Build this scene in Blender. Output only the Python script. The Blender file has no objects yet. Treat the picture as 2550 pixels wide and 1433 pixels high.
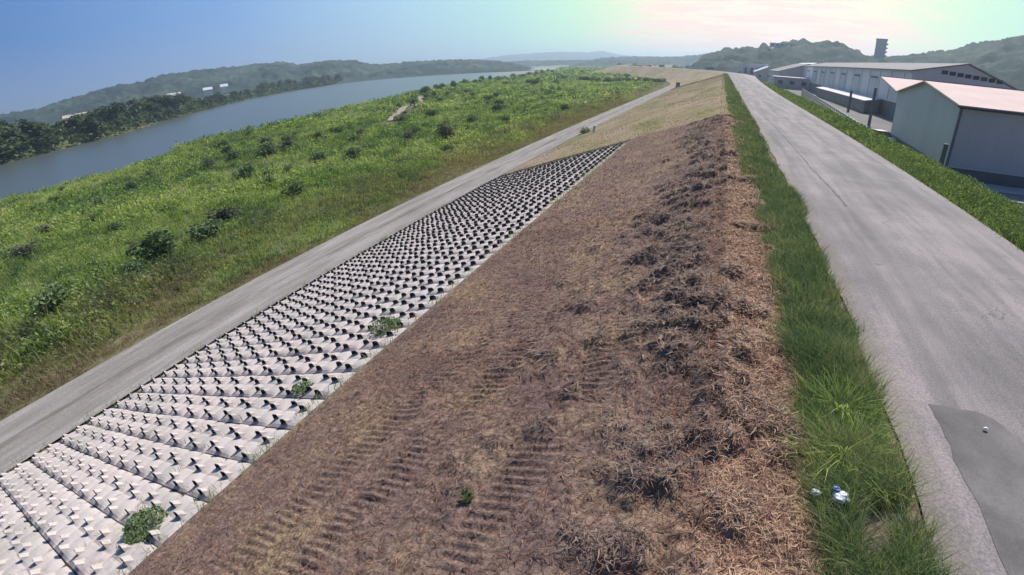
import bpy, math, random
import numpy as np
from mathutils import Matrix, Vector
R = math.radians
SC = bpy.context.scene
COL = SC.collection

# ------------------------------------------------------------------ camera (wide action lens with barrel distortion)
cam = bpy.data.objects.new('camera', bpy.data.cameras.new('camera'))
COL.objects.link(cam)
cd = cam.data
cd.type = 'PANO'
cd.sensor_width = 36.0
cd.clip_start = 0.05
cd.clip_end = 20000
PF, PK = 1177.42 * 36 / 2550, -0.1037          # lens fitted to the photograph
pano = cd if hasattr(cd, 'panorama_type') else cd.cycles
pano.panorama_type = 'FISHEYE_LENS_POLYNOMIAL'
pano.fisheye_fov = R(175)
pano.fisheye_polynomial_k0 = 0
pano.fisheye_polynomial_k1 = -1 / PF
pano.fisheye_polynomial_k2 = 0
pano.fisheye_polynomial_k3 = -PK / PF ** 3
pano.fisheye_polynomial_k4 = 0
PITCH, ROLL, YAW, CAMZ = 0.4644, -0.0363, 0.4270, 4.0
cam.matrix_world = (Matrix.Translation((0, 0, CAMZ)) @ Matrix.Rotation(YAW, 4, 'Z')
                    @ Matrix.Rotation(math.pi / 2 - PITCH, 4, 'X') @ Matrix.Rotation(ROLL, 4, 'Z'))
SC.camera = cam

# ------------------------------------------------------------------ light
SUN_AZ, SUN_EL = R(14), R(47)                   # azimuth to the right of straight ahead (+Y)
sund = bpy.data.lights.new('sun', 'SUN')
sund.energy = 5.0
sund.angle = R(0.5)
sund.color = (1.0, 0.945, 0.88)
sun = bpy.data.objects.new('sun', sund)
COL.objects.link(sun)
SDIR = Vector((math.sin(SUN_AZ) * math.cos(SUN_EL), math.cos(SUN_AZ) * math.cos(SUN_EL), math.sin(SUN_EL)))
sun.rotation_euler = SDIR.to_track_quat('Z', 'Y').to_euler()
SC.view_settings.view_transform = 'Standard'
SC.view_settings.look = 'None'
SC.view_settings.exposure = 0.14
SC.view_settings.gamma = 1.0
SC.cycles.volume_bounces = 0
SC.cycles.max_bounces = 6
SC.cycles.transparent_max_bounces = 8


def lin(c):
    return tuple(((v / 255) / 12.92 if v / 255 <= 0.04045 else ((v / 255 + 0.055) / 1.055) ** 2.4) for v in c)


class NT:
    """tiny node helper"""
    def __init__(s, tree):
        s.t = tree
        s.n = tree.nodes
        s.l = tree.links

    def new(s, typ, **kw):
        n = s.n.new(typ)
        for k, v in kw.items():
            setattr(n, k, v)
        return n

    def put(s, sock, v):
        if isinstance(v, bpy.types.NodeSocket):
            s.l.new(v, sock)
        elif v is not None:
            if sock.type == 'RGBA' and len(v) == 3:
                v = (*v, 1)
            sock.default_value = v

    def math(s, op, a, b=None, c=None, clamp=False):
        n = s.new('ShaderNodeMath', operation=op, use_clamp=clamp)
        for i, v in enumerate((a, b, c)):
            if v is not None:
                s.put(n.inputs[i], v)
        return n.outputs[0]

    def mix(s, f, a, b, blend='MIX'):
        n = s.new('ShaderNodeMix', data_type='RGBA', blend_type=blend)
        s.put(n.inputs[0], f)
        s.put(n.inputs[6], a)
        s.put(n.inputs[7], b)
        return n.outputs[2]

    def ramp(s, f, stops, interp='LINEAR'):
        n = s.new('ShaderNodeValToRGB')
        cr = n.color_ramp
        cr.interpolation = interp
        while len(cr.elements) < len(stops):
            cr.elements.new(0.5)
        for e, (p, c) in zip(cr.elements, stops):
            e.position = p
            e.color = (*c, 1) if len(c) == 3 else c
        s.put(n.inputs[0], f)
        return n.outputs[0]

    def noise(s, vec, scale, detail=4, rough=0.55, dist=0.0):
        n = s.new('ShaderNodeTexNoise')
        s.put(n.inputs['Vector'], vec)
        n.inputs['Scale'].default_value = scale
        n.inputs['Detail'].default_value = detail
        n.inputs['Roughness'].default_value = rough
        n.inputs['Distortion'].default_value = dist
        return n.outputs[0]

    def mapped(s, vec, scale=(1, 1, 1), loc=(0, 0, 0), rot=(0, 0, 0)):
        n = s.new('ShaderNodeMapping')
        s.put(n.inputs[0], vec)
        n.inputs['Location'].default_value = loc
        n.inputs['Rotation'].default_value = rot
        n.inputs['Scale'].default_value = scale
        return n.outputs[0]


world = bpy.data.worlds.new('World')
SC.world = world
world.use_nodes = True
w = NT(world.node_tree)
w.n.clear()
out = w.new('ShaderNodeOutputWorld')
bg = w.new('ShaderNodeBackground')
w.l.new(bg.outputs[0], out.inputs[0])
tc = w.new('ShaderNodeTexCoord')
D = tc.outputs['Generated']
sky = w.new('ShaderNodeTexSky', sky_type='NISHITA')
sky.sun_disc = False
sky.sun_elevation = SUN_EL
sky.sun_rotation = SUN_AZ
sky.air_density = 1.0
sky.dust_density = 2.0
sky.altitude = 10
# bright hazy aureole under the sun: colour runs from blue, through pale green, to a cream pink
dot = w.new('ShaderNodeVectorMath', operation='DOT_PRODUCT')
w.l.new(D, dot.inputs[0])
GAZ, GEL = R(4), R(2.5)
dot.inputs[1].default_value = (math.sin(GAZ) * math.cos(GEL), math.cos(GAZ) * math.cos(GEL), math.sin(GEL))
ang = w.math('ARCCOSINE', dot.outputs['Value'])
ang = w.math('DIVIDE', ang, math.pi)
glow = w.ramp(ang, [(0.0, (1.25, 0.92, 0.78)), (0.045, (1.15, 0.92, 0.74)), (0.068, (0.98, 0.95, 0.68)), (0.092, (0.74, 0.95, 0.62)),
                    (0.12, (0.58, 0.92, 0.66)), (0.16, (0.47, 0.80, 0.76)), (0.22, (0.40, 0.64, 0.82)), (0.32, (0.20, 0.38, 0.72)),
                    (0.42, (0.10, 0.24, 0.56)), (0.50, (0.06, 0.16, 0.38)), (0.60, (0.03, 0.08, 0.22)), (1.0, (0.025, 0.07, 0.20))])
# thin cloud streaks near the sun's side
sep = w.new('ShaderNodeSeparateXYZ')
w.l.new(D, sep.inputs[0])
zz = w.math('DIVIDE', 1.0, w.math('ADD', sep.outputs[2], 0.12))
cmb = w.new('ShaderNodeCombineXYZ')
w.put(cmb.inputs[0], w.math('MULTIPLY', sep.outputs[0], zz))
w.put(cmb.inputs[1], w.math('MULTIPLY', sep.outputs[1], zz))
cn = w.noise(w.mapped(cmb.outputs[0], (0.8, 1.6, 1), (0.35, 0, 0)), 1.5, 8, 0.62, 0.3)
cn = w.ramp(cn, [(0.44, (0, 0, 0)), (0.53, (1, 1, 1))])
near = w.ramp(ang, [(0.055, (1, 1, 1)), (0.105, (0, 0, 0))])
glow = w.mix(w.math('MULTIPLY', cn, w.math('MULTIPLY', near, 0.9)), glow, (1.15, 0.80, 0.68))
hzn = w.ramp(w.math('ABSOLUTE', sep.outputs[2]), [(0.0, (1, 1, 1)), (0.12, (0, 0, 0))])
glow = w.mix(w.math('MULTIPLY', hzn, w.ramp(ang, [(0.13, (0, 0, 0)), (0.26, (0.4, 0.4, 0.4)), (0.45, (0.5, 0.5, 0.5)), (0.6, (0, 0, 0))])), glow, (0.36, 0.41, 0.58))
skyc = w.mix(0.06, w.mix(1.0, glow, (1.0, 1.0, 1.0), 'MULTIPLY'), w.mix(1.0, sky.outputs[0], (0.09, 0.09, 0.09), 'MULTIPLY'))
w.put(bg.inputs[0], skyc)
bg.inputs[1].default_value = 1.0

# ------------------------------------------------------------------ helpers
rng = np.random.default_rng(7)
random.seed(7)


def tag(o, label=None, cat=None, group=None, kind=None):
    if label: o['label'] = label
    if cat: o['category'] = cat
    if group: o['group'] = group
    if kind: o['kind'] = kind
    return o


def link(name, me, mat=None, parent=None, loc=(0, 0, 0), rot=(0, 0, 0)):
    o = bpy.data.objects.new(name, me)
    COL.objects.link(o)
    if me is not None and mat is not None:
        for m in (mat if isinstance(mat, (list, tuple)) else [mat]):
            me.materials.append(m)
    o.location = loc
    o.rotation_euler = rot
    if parent: o.parent = parent
    return o


def npmesh(name, V, F, smooth=False, tint=None, n=4):
    """V (k,3), F (m,n) ints: one mesh, quick"""
    me = bpy.data.meshes.new(name)
    V = np.asarray(V, np.float32)
    F = np.asarray(F, np.int32)
    n = F.shape[1]
    me.vertices.add(len(V))
    me.vertices.foreach_set('co', V.ravel())
    me.loops.add(F.size)
    me.loops.foreach_set('vertex_index', F.ravel())
    me.polygons.add(len(F))
    me.polygons.foreach_set('loop_start', np.arange(0, F.size, n, dtype=np.int32))
    me.polygons.foreach_set('loop_total', np.full(len(F), n, np.int32))
    if smooth:
        me.polygons.foreach_set('use_smooth', np.ones(len(F), bool))
    if tint is not None:
        a = me.attributes.new('tint', 'FLOAT', 'POINT')
        a.data.foreach_set('value', np.asarray(tint, np.float32))
    me.update(calc_edges=True)
    me.validate()
    return me


def grid(name, X, Y, Z, mat, smooth=True, kind='structure', parent=None):
    """a sheet from 2-D arrays, normals up when X grows along axis 1 and Y along axis 0"""
    h, k = X.shape
    V = np.stack([X, Y, Z], -1).reshape(-1, 3)
    i = np.arange(h * k).reshape(h, k)
    F = np.stack([i[:-1, :-1], i[:-1, 1:], i[1:, 1:], i[1:, :-1]], -1).reshape(-1, 4)
    o = link(name, npmesh(name, V, F, smooth), mat, parent)
    if kind: o['kind'] = kind
    return o


def _hash(ix, iy, seed):
    h = (ix.astype(np.int64) * 374761393 + iy.astype(np.int64) * 668265263 + seed * 982451653) & 0xffffffff
    h = ((h ^ (h >> 13)) * 1274126177) & 0xffffffff
    return ((h ^ (h >> 16)) & 0xffff) / 65535.0


def vnoise(x, y, seed=0):
    x = np.asarray(x, float); y = np.asarray(y, float)
    ix = np.floor(x); iy = np.floor(y)
    fx = x - ix; fy = y - iy
    fx = fx * fx * (3 - 2 * fx); fy = fy * fy * (3 - 2 * fy)
    ix = ix.astype(np.int64); iy = iy.astype(np.int64)
    a = _hash(ix, iy, seed); b = _hash(ix + 1, iy, seed)
    c = _hash(ix, iy + 1, seed); d = _hash(ix + 1, iy + 1, seed)
    return (a * (1 - fx) + b * fx) * (1 - fy) + (c * (1 - fx) + d * fx) * fy


def fbm(x, y, oct=4, seed=0, gain=0.5):
    s = 0; a = 1; t = 0
    for k in range(oct):
        s = s + a * vnoise(x * 2 ** k + 17.3 * k, y * 2 ** k - 9.1 * k, seed + k)
        t += a; a *= gain
    return s / t


class MB:
    """collects boxes, prisms and tubes and builds them as ONE mesh"""
    def __init__(s):
        s.v = []; s.f = []

    def add(s, verts, faces):
        k = len(s.v)
        s.v += [tuple(v) for v in verts]
        s.f += [tuple(i + k for i in f) for f in faces]
        return s

    def box(s, x0, x1, y0, y1, z0, z1):
        return s.add([(x0, y0, z0), (x1, y0, z0), (x1, y1, z0), (x0, y1, z0), (x0, y0, z1), (x1, y0, z1), (x1, y1, z1), (x0, y1, z1)],
                     [(0, 3, 2, 1), (4, 5, 6, 7), (0, 1, 5, 4), (1, 2, 6, 5), (2, 3, 7, 6), (3, 0, 4, 7)])

    def prism(s, poly, axis, a, b):
        """poly: 2-D outline; extruded from a to b along axis ('x': outline in y,z; 'y': outline in x,z; 'z': outline in x,y)"""
        n = len(poly)
        mk = {'x': lambda p, t: (t, p[0], p[1]), 'y': lambda p, t: (p[0], t, p[1]), 'z': lambda p, t: (p[0], p[1], t)}[axis]
        vs = [mk(p, a) for p in poly] + [mk(p, b) for p in poly]
        fs = [tuple(range(n))[::-1], tuple(range(n, 2 * n))] + [(i, (i + 1) % n, n + (i + 1) % n, n + i) for i in range(n)]
        return s.add(vs, fs)

    def tube(s, p0, p1, r0, r1=None, n=8):
        r1 = r0 if r1 is None else r1
        p0 = Vector(p0); p1 = Vector(p1); d = (p1 - p0).normalized()
        u = d.orthogonal().normalized(); v = d.cross(u)
        vs = []
        for p, r in ((p0, r0), (p1, r1)):
            vs += [tuple(p + (u * math.cos(2 * math.pi * i / n) + v * math.sin(2 * math.pi * i / n)) * r) for i in range(n)]
        fs = [(i, (i + 1) % n, n + (i + 1) % n, n + i) for i in range(n)] + [tuple(range(n))[::-1], tuple(range(n, 2 * n))]
        return s.add(vs, fs)

    def build(s, name, mat, parent=None, loc=(0, 0, 0), rz=0, bevel=0):
        me = bpy.data.meshes.new(name)
        me.from_pydata(s.v, [], s.f)
        import bmesh
        bm = bmesh.new(); bm.from_mesh(me)
        bmesh.ops.recalc_face_normals(bm, faces=bm.faces)
        if bevel:
            bmesh.ops.bevel(bm, geom=[e for e in bm.edges], offset=bevel, segments=2, affect='EDGES', clamp_overlap=True)
        bm.to_mesh(me); bm.free()
        o = link(name, me, mat, parent, loc, (0, 0, rz))
        return o


def empty(name, loc=(0, 0, 0), rz=0):
    o = bpy.data.objects.new(name, None)
    COL.objects.link(o)
    o.location = loc; o.rotation_euler = (0, 0, rz)
    o.empty_display_size = 0.3
    return o


def copy_tree(o, parent=None):
    c = o.copy(); COL.objects.link(c)
    if parent is not None: c.parent = parent
    for ch in list(o.children): copy_tree(ch, c)
    return c


# ------------------------------------------------------------------ materials
MATS = {}


def basic(name, col, rough=0.7, metal=0.0, var=0.12, scale=3.0, bump=0.0, spec=0.5, stretch=(1, 1, 1), var_col=None):
    m = bpy.data.materials.new(name); m.use_nodes = True
    t = NT(m.node_tree); b = t.n['Principled BSDF']
    g = t.new('ShaderNodeTexCoord').outputs['Object']
    v = t.mapped(g, stretch)
    n = t.noise(v, scale, 6, 0.6)
    c2 = var_col or tuple(max(0, c * (1 - 2.2 * var)) for c in col)
    c1 = tuple(min(1, c * (1 + var)) for c in col)
    t.put(b.inputs['Base Color'], t.ramp(n, [(0.3, c2), (0.7, c1)]))
    b.inputs['Roughness'].default_value = rough
    b.inputs['Metallic'].default_value = metal
    b.inputs['Specular IOR Level'].default_value = spec
    if bump:
        bn = t.new('ShaderNodeBump'); bn.inputs['Strength'].default_value = bump
        bn.inputs['Distance'].default_value = 0.02
        t.put(bn.inputs['Height'], t.noise(v, scale * 8, 4))
        t.l.new(bn.outputs[0], b.inputs['Normal'])
    MATS[name] = m
    return m


def leafmat(name, stops, big=0.05, trans=0.35, rough=0.8, tintw=0.5, small=0.6, dry=None):
    """foliage: colour from a patchy field over the ground + a per-plant tint; lets light through"""
    m = bpy.data.materials.new(name); m.use_nodes = True
    t = NT(m.node_tree); b = t.n['Principled BSDF']; o = t.n['Material Output']
    g = t.new('ShaderNodeNewGeometry').outputs['Position']
    n1 = t.noise(g, big, 4, 0.6); n2 = t.noise(g, small, 3, 0.6)
    at = t.new('ShaderNodeAttribute', attribute_name='tint').outputs['Fac']
    f = t.math('ADD', t.math('MULTIPLY', n1, 0.75), t.math('MULTIPLY', n2, 0.45))
    f = t.math('ADD', f, t.math('MULTIPLY', t.math('SUBTRACT', at, 0.5), tintw))
    c = t.ramp(f, stops)
    if dry is not None:
        c = dry(t, g, c)
    t.put(b.inputs['Base Color'], c)
    b.inputs['Roughness'].default_value = rough
    b.inputs['Specular IOR Level'].default_value = 0.12
    tr = t.new('ShaderNodeBsdfTranslucent')
    t.put(tr.inputs[0], t.mix(1.0, c, (1.15, 1.2, 0.55), 'MULTIPLY'))
    ms = t.new('ShaderNodeMixShader'); ms.inputs[0].default_value = trans
    t.l.new(b.outputs[0], ms.inputs[1]); t.l.new(tr.outputs[0], ms.inputs[2])
    t.l.new(ms.outputs[0], o.inputs[0])
    return m


def concrete_material():
    m = bpy.data.materials.new('pale_concrete'); m.use_nodes = True
    t = NT(m.node_tree); b = t.n['Principled BSDF']
    g = t.new('ShaderNodeNewGeometry').outputs['Position']
    oi = t.new('ShaderNodeObjectInfo').outputs['Random']
    n1 = t.noise(g, 0.5, 5, 0.65); n2 = t.noise(g, 5.0, 5, 0.7); n3 = t.noise(g, 45, 3, 0.6)
    c = t.ramp(t.math('ADD', t.math('MULTIPLY', n1, 0.45), t.math('MULTIPLY', n2, 0.55)),
               [(0.30, (0.33, 0.285, 0.25)), (0.44, (0.52, 0.455, 0.42)), (0.62, (0.60, 0.53, 0.49))])
    c = t.mix(1.0, c, t.ramp(oi, [(0, (0.86, 0.87, 0.86)), (0.5, (0.98, 0.97, 0.97)), (1, (1.05, 1.0, 1.0))]), 'MULTIPLY')
    st = t.ramp(t.noise(g, 1.3, 6, 0.75), [(0.58, (0, 0, 0)), (0.72, (1, 1, 1))])
    c = t.mix(t.math('MULTIPLY', st, 0.55), c, (0.30, 0.29, 0.20))
    c = t.mix(1.0, c, t.ramp(n3, [(0.3, (0.88, 0.88, 0.88)), (0.7, (1.08, 1.08, 1.08))]), 'MULTIPLY')
    t.put(b.inputs['Base Color'], c); b.inputs['Roughness'].default_value = 0.92; b.inputs['Specular IOR Level'].default_value = 0.25
    bn = t.new('ShaderNodeBump'); bn.inputs['Strength'].default_value = 0.3; bn.inputs['Distance'].default_value = 0.01
    t.put(bn.inputs['Height'], n3); t.l.new(bn.outputs[0], b.inputs['Normal'])
    return m


M_conc = concrete_material()
M_soil_shade = basic('dark_soil_shade', (0.05, 0.045, 0.035), 0.95, var=0.3, scale=4)  # soil under the blocks; also painted shade in the knob pockets
M_wallgrey = basic('grey_metal_wall', (0.62, 0.585, 0.60), 0.6, var=0.05, scale=0.25, stretch=(1, 1, 0.2))
M_wallgrey2 = basic('light_grey_wall', (0.74, 0.71, 0.72), 0.6, var=0.05, scale=0.2, stretch=(1, 1, 0.2))
M_wallpurple = basic('mauve_grey_wall', (0.56, 0.52, 0.55), 0.7, var=0.07, scale=0.2)
M_skirt = basic('dark_skirting', (0.15, 0.155, 0.175), 0.7, var=0.1, scale=0.5)
M_roofpink = basic('pale_metal_roof', (0.70, 0.52, 0.465), 0.8, metal=0.0, var=0.05, scale=0.4, spec=0.2)
M_roofmauve = basic('mauve_metal_roof', (0.23, 0.20, 0.205), 0.85, var=0.06, scale=0.2)
M_roofdark = basic('dark_tile_roof', (0.07, 0.07, 0.085), 0.6, var=0.2, scale=0.5)
M_dark = basic('dark_opening', (0.012, 0.014, 0.02), 0.35, var=0.1)
M_glass = basic('window_glass', (0.03, 0.04, 0.05), 0.12, var=0.1)
M_white = basic('white_paint', (0.78, 0.77, 0.76), 0.5, var=0.05, scale=1)
M_post = basic('grey_post', (0.13, 0.14, 0.155), 0.8, var=0.15, scale=2)
M_rail = basic('galvanised_rail', (0.52, 0.50, 0.52), 0.45, metal=0.3, var=0.1, scale=2)
M_trunk = basic('bark', (0.10, 0.08, 0.06), 0.9, var=0.3, scale=5)
M_rubber = basic('tyre_rubber', (0.015, 0.015, 0.015), 0.8, var=0.1)
M_plastic = basic('white_plastic', (0.78, 0.80, 0.84), 0.45, var=0.06, scale=12)
M_bluewrap = basic('blue_plastic', (0.10, 0.16, 0.42), 0.4, var=0.1, scale=12)

# ------------------------------------------------------------------ plan of the place (metres; x across the levee, y along it)
TB = 0.3313                         # slope of the river face


def bend(y):
    y = np.asarray(y, float)
    a = -((np.clip(y, 225, 420) - 225) ** 2) / 560.0
    return a - 56 * (1 - np.exp(-(np.maximum(y, 420) - 420) / 80.0))


def xroadR(y):
    y = np.asarray(y, float)
    return 8.75 + np.clip((y - 60) / 160, 0, 1) ** 1.5 * 5.0


def bankx(y):                       # near bank of the river
    yy = [-200, 0, 21, 33, 42, 60, 76, 105, 140, 195, 254, 341, 389, 600, 934, 1400, 2400]
    xx = [-108, -103, -98, -98, -93, -112, -108, -115, -122, -132, -144, -150, -156, -205, -300, -380, -520]
    return np.interp(y, yy, xx)


def farbankx(y):
    yy = [-300, 0, 50, 102, 185, 309, 425, 528, 700, 1195, 2400]
    xx = [-200, -212, -219, -236, -309, -405, -455, -492, -590, -850, -1500]
    return np.interp(y, yy, xx)


# ground mounds and mown hay on the near slope
def hay(x, y):
    """height of the raked hay lying on the near slope"""
    c = -0.2 + 0.5 * np.sin(y * 0.35) - 0.035 * y + 0.02 * y
    row = np.exp(-((x - c) / 1.0) ** 2)
    lump = np.clip(fbm(x * 2.4, y * 2.1, 4, 3) - 0.36, 0, 1) * 0.95
    h = row * lump * 0.75 + 0.05 * fbm(x * 7, y * 7, 3, 5)
    # scattered smaller lumps
    h = h + np.clip(fbm(x * 1.3, y * 1.3, 4, 11) - 0.60, 0, 1) * 0.6 * np.clip((x + 5) / 3, 0, 1)
    # tyre ribs pressed across the slope
    xr = -2.3 + 0.16 * y
    band = np.exp(-((x - xr) / 0.34) ** 4) + np.exp(-((x - xr + 1.75) / 0.32) ** 4) + 0.8 * np.exp(-((x - xr + 2.9) / 0.3) ** 4)
    h = h + band * 0.03 * np.sin(y * 2 * math.pi / 0.15 + 2.5 * fbm(x * 3, y * 3, 2, 8)) * np.clip((fbm(x * 0.8, y * 0.8, 2, 9) - 0.36) * 8, 0, 1)
    return h


def zlevee(x):
    """bare profile of the levee"""
    xs = [-400, -23.2, -23.0, -19.3, 0.5, 1.6, 11.2, 19.5, 400]
    zs = [-6.9, -6.75, -6.57, -6.57 + 0.0, 0.0, 0.03, -0.02, -4.0, -4.0]
    return np.interp(x, xs, zs)


# ---- material of the mulched near slope
def mulch_material():
    m = bpy.data.materials.new('mulched_earth'); m.use_nodes = True
    t = NT(m.node_tree); b = t.n['Principled BSDF']
    g = t.new('ShaderNodeNewGeometry').outputs['Position']
    s = t.new('ShaderNodeSeparateXYZ'); t.l.new(g, s.inputs[0])
    n1 = t.noise(g, 0.55, 5, 0.65); n2 = t.noise(t.mapped(g, (1, 1.6, 1)), 9, 5, 0.7, 0.6); n3 = t.noise(g, 34, 4, 0.7, 0.8)
    base = t.ramp(n1, [(0.34, (0.18, 0.126, 0.12)), (0.5, (0.235, 0.17, 0.138)), (0.64, (0.30, 0.225, 0.15))])
    f = t.math('ADD', t.math('MULTIPLY', n2, 0.6), t.math('MULTIPLY', n3, 0.4))
    c = t.mix(1.0, base, t.ramp(f, [(0.36, (0.30, 0.26, 0.26)), (0.5, (0.92, 0.88, 0.86)), (0.64, (1.75, 1.6, 1.35))]), 'MULTIPLY')
    # orange straw strip beside the verge
    st = t.math('SUBTRACT', 1.0, t.math('MULTIPLY', t.math('ABSOLUTE', t.math('SUBTRACT', s.outputs[0], 0.95)), 1.15), clamp=True)
    st = t.math('MULTIPLY', st, t.ramp(n1, [(0.35, (0.2, 0.2, 0.2)), (0.6, (1, 1, 1))]))
    c = t.mix(t.math('MULTIPLY', st, 0.75), c, t.mix(n2, (0.30, 0.14, 0.10), (0.54, 0.33, 0.21)))
    t.put(b.inputs['Base Color'], c)
    b.inputs['Roughness'].default_value = 0.95
    b.inputs['Specular IOR Level'].default_value = 0.15
    bn = t.new('ShaderNodeBump'); bn.inputs['Strength'].default_value = 0.9; bn.inputs['Distance'].default_value = 0.03
    t.put(bn.inputs['Height'], f); t.l.new(bn.outputs[0], b.inputs['Normal'])
    return m


def mown_material():
    m = bpy.data.materials.new('mown_grass_slope'); m.use_nodes = True
    t = NT(m.node_tree); b = t.n['Principled BSDF']
    g = t.new('ShaderNodeNewGeometry').outputs['Position']
    s = t.new('ShaderNodeSeparateXYZ'); t.l.new(g, s.inputs[0])
    n1 = t.noise(t.mapped(g, (1, 0.35, 1)), 0.16, 5, 0.6); n2 = t.noise(t.mapped(g, (1.8, 0.5, 1)), 1.2, 5, 0.7)
    c = t.ramp(t.math('ADD', t.math('MULTIPLY', n1, 0.65), t.math('MULTIPLY', n2, 0.35)),
               [(0.34, (0.15, 0.155, 0.06)), (0.44, (0.25, 0.21, 0.105)), (0.53, (0.32, 0.235, 0.16)), (0.66, (0.37, 0.27, 0.21))])
    # the landward flank is green
    gr = t.ramp(n2, [(0.35, (0.05, 0.075, 0.02)), (0.65, (0.13, 0.16, 0.05))])
    c = t.mix(t.math('GREATER_THAN', s.outputs[0], 8.0), c, gr)
    t.put(b.inputs['Base Color'], c)
    b.inputs['Roughness'].default_value = 0.95; b.inputs['Specular IOR Level'].default_value = 0.1
    bn = t.new('ShaderNodeBump'); bn.inputs['Strength'].default_value = 0.6; bn.inputs['Distance'].default_value = 0.08
    t.put(bn.inputs['Height'], t.noise(g, 5, 4, 0.7)); t.l.new(bn.outputs[0], b.inputs['Normal'])
    return m


def asphalt_material():
    m = bpy.data.materials.new('worn_asphalt'); m.use_nodes = True
    t = NT(m.node_tree); b = t.n['Principled BSDF']
    g = t.new('ShaderNodeNewGeometry').outputs['Position']
    s = t.new('ShaderNodeSeparateXYZ'); t.l.new(g, s.inputs[0])
    X, Y = s.outputs[0], s.outputs[1]
    n0 = t.noise(g, 38, 5, 0.8); n1 = t.noise(t.mapped(g, (1.6, 0.12, 1)), 1.0, 4, 0.6); n2 = t.noise(g, 0.5, 4, 0.6)
    c = t.ramp(t.math('ADD', t.math('MULTIPLY', n1, 0.6), t.math('MULTIPLY', n2, 0.4)),
               [(0.38, (0.135, 0.122, 0.12)), (0.5, (0.20, 0.175, 0.173)), (0.61, (0.285, 0.238, 0.233))])
    # paler wheel tracks
    for xc, wd in ((4.75, 0.42), (6.75, 0.5)):
        tr = t.math('SUBTRACT', 1.0, t.math('DIVIDE', t.math('ABSOLUTE', t.math('SUBTRACT', X, xc)), wd), clamp=True)
        c = t.mix(t.math('MULTIPLY', tr, t.math('MULTIPLY', n2, 0.6)), c, (0.31, 0.268, 0.262))
    # sandy edges
    e = t.math('SUBTRACT', 1.0, t.math('DIVIDE', t.math('SUBTRACT', X, 2.85), t.math('ADD', 0.25, t.math('MULTIPLY', n2, 0.35))), clamp=True)
    c = t.mix(t.math('MULTIPLY', e, 0.45), c, (0.24, 0.19, 0.15))
    e2 = t.math('DIVIDE', t.math('SUBTRACT', X, 8.0), t.math('ADD', 0.4, n2), clamp=True)
    c = t.mix(t.math('MULTIPLY', e2, 0.55), c, (0.36, 0.30, 0.29))
    # fine grain of the stone in the surface
    c = t.mix(1.0, c, t.ramp(n0, [(0.36, (0.62, 0.62, 0.62)), (0.5, (1, 1, 1)), (0.64, (1.4, 1.38, 1.36))]), 'MULTIPLY')
    # cracks
    vo = t.new('ShaderNodeTexVoronoi', feature='DISTANCE_TO_EDGE'); vo.inputs['Scale'].default_value = 0.33
    wv = t.new('ShaderNodeVectorMath', operation='ADD'); t.l.new(g, wv.inputs[0])
    nn = t.new('ShaderNodeTexNoise'); t.l.new(g, nn.inputs[0]); nn.inputs['Scale'].default_value = 1.4; nn.inputs['Detail'].default_value = 5
    t.l.new(nn.outputs['Color'], wv.inputs[1]); t.l.new(wv.outputs[0], vo.inputs['Vector'])
    cr = t.math('LESS_THAN', vo.outputs['Distance'], 0.004)
    c = t.mix(t.math('MULTIPLY', cr, t.math('GREATER_THAN', n2, 0.57)), c, (0.14, 0.13, 0.12))
    t.put(b.inputs['Base Color'], c)
    b.inputs['Roughness'].default_value = 0.85; b.inputs['Specular IOR Level'].default_value = 0.35
    bn = t.new('ShaderNodeBump'); bn.inputs['Strength'].default_value = 0.35; bn.inputs['Distance'].default_value = 0.006
    t.put(bn.inputs['Height'], n0); t.l.new(bn.outputs[0], b.inputs['Normal'])
    return m


def gravel_material():
    m = bpy.data.materials.new('grey_gravel'); m.use_nodes = True
    t = NT(m.node_tree); b = t.n['Principled BSDF']
    g = t.new('ShaderNodeNewGeometry').outputs['Position']
    s = t.new('ShaderNodeSeparateXYZ'); t.l.new(g, s.inputs[0])
    n1 = t.noise(t.mapped(g, (1.6, 0.14, 1)), 1.3, 6, 0.7); n2 = t.noise(g, 9, 6, 0.8)
    c = t.ramp(t.math('ADD', t.math('MULTIPLY', n1, 0.6), t.math('MULTIPLY', n2, 0.4)),
               [(0.34, (0.17, 0.15, 0.13)), (0.5, (0.27, 0.24, 0.22)), (0.64, (0.38, 0.34, 0.325))])
    mid = t.math('SUBTRACT', 1.0, t.math('DIVIDE', t.math('ABSOLUTE', t.math('SUBTRACT', s.outputs[0], -21.2)), 0.35), clamp=True)
    c = t.mix(t.math('MULTIPLY', mid, t.ramp(n1, [(0.4, (0.9, 0.9, 0.9)), (0.6, (0.1, 0.1, 0.1))])), c, (0.115, 0.105, 0.075))
    t.put(b.inputs['Base Color'], c); b.inputs['Roughness'].default_value = 0.95; b.inputs['Specular IOR Level'].default_value = 0.15
    return m


def water_material():
    m = bpy.data.materials.new('river_water'); m.use_nodes = True
    t = NT(m.node_tree); b = t.n['Principled BSDF']
    g = t.new('ShaderNodeNewGeometry').outputs['Position']
    b.inputs['Base Color'].default_value = (0.085, 0.10, 0.095, 1)
    b.inputs['Roughness'].default_value = 0.30
    b.inputs['IOR'].default_value = 1.33
    bn = t.new('ShaderNodeBump'); bn.inputs['Strength'].default_value = 0.55; bn.inputs['Distance'].default_value = 0.25
    t.put(bn.inputs['Height'], t.noise(t.mapped(g, (0.6, 1, 1), rot=(0, 0, 0.5)), 0.9, 4, 0.6)); t.l.new(bn.outputs[0], b.inputs['Normal'])
    return m


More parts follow.
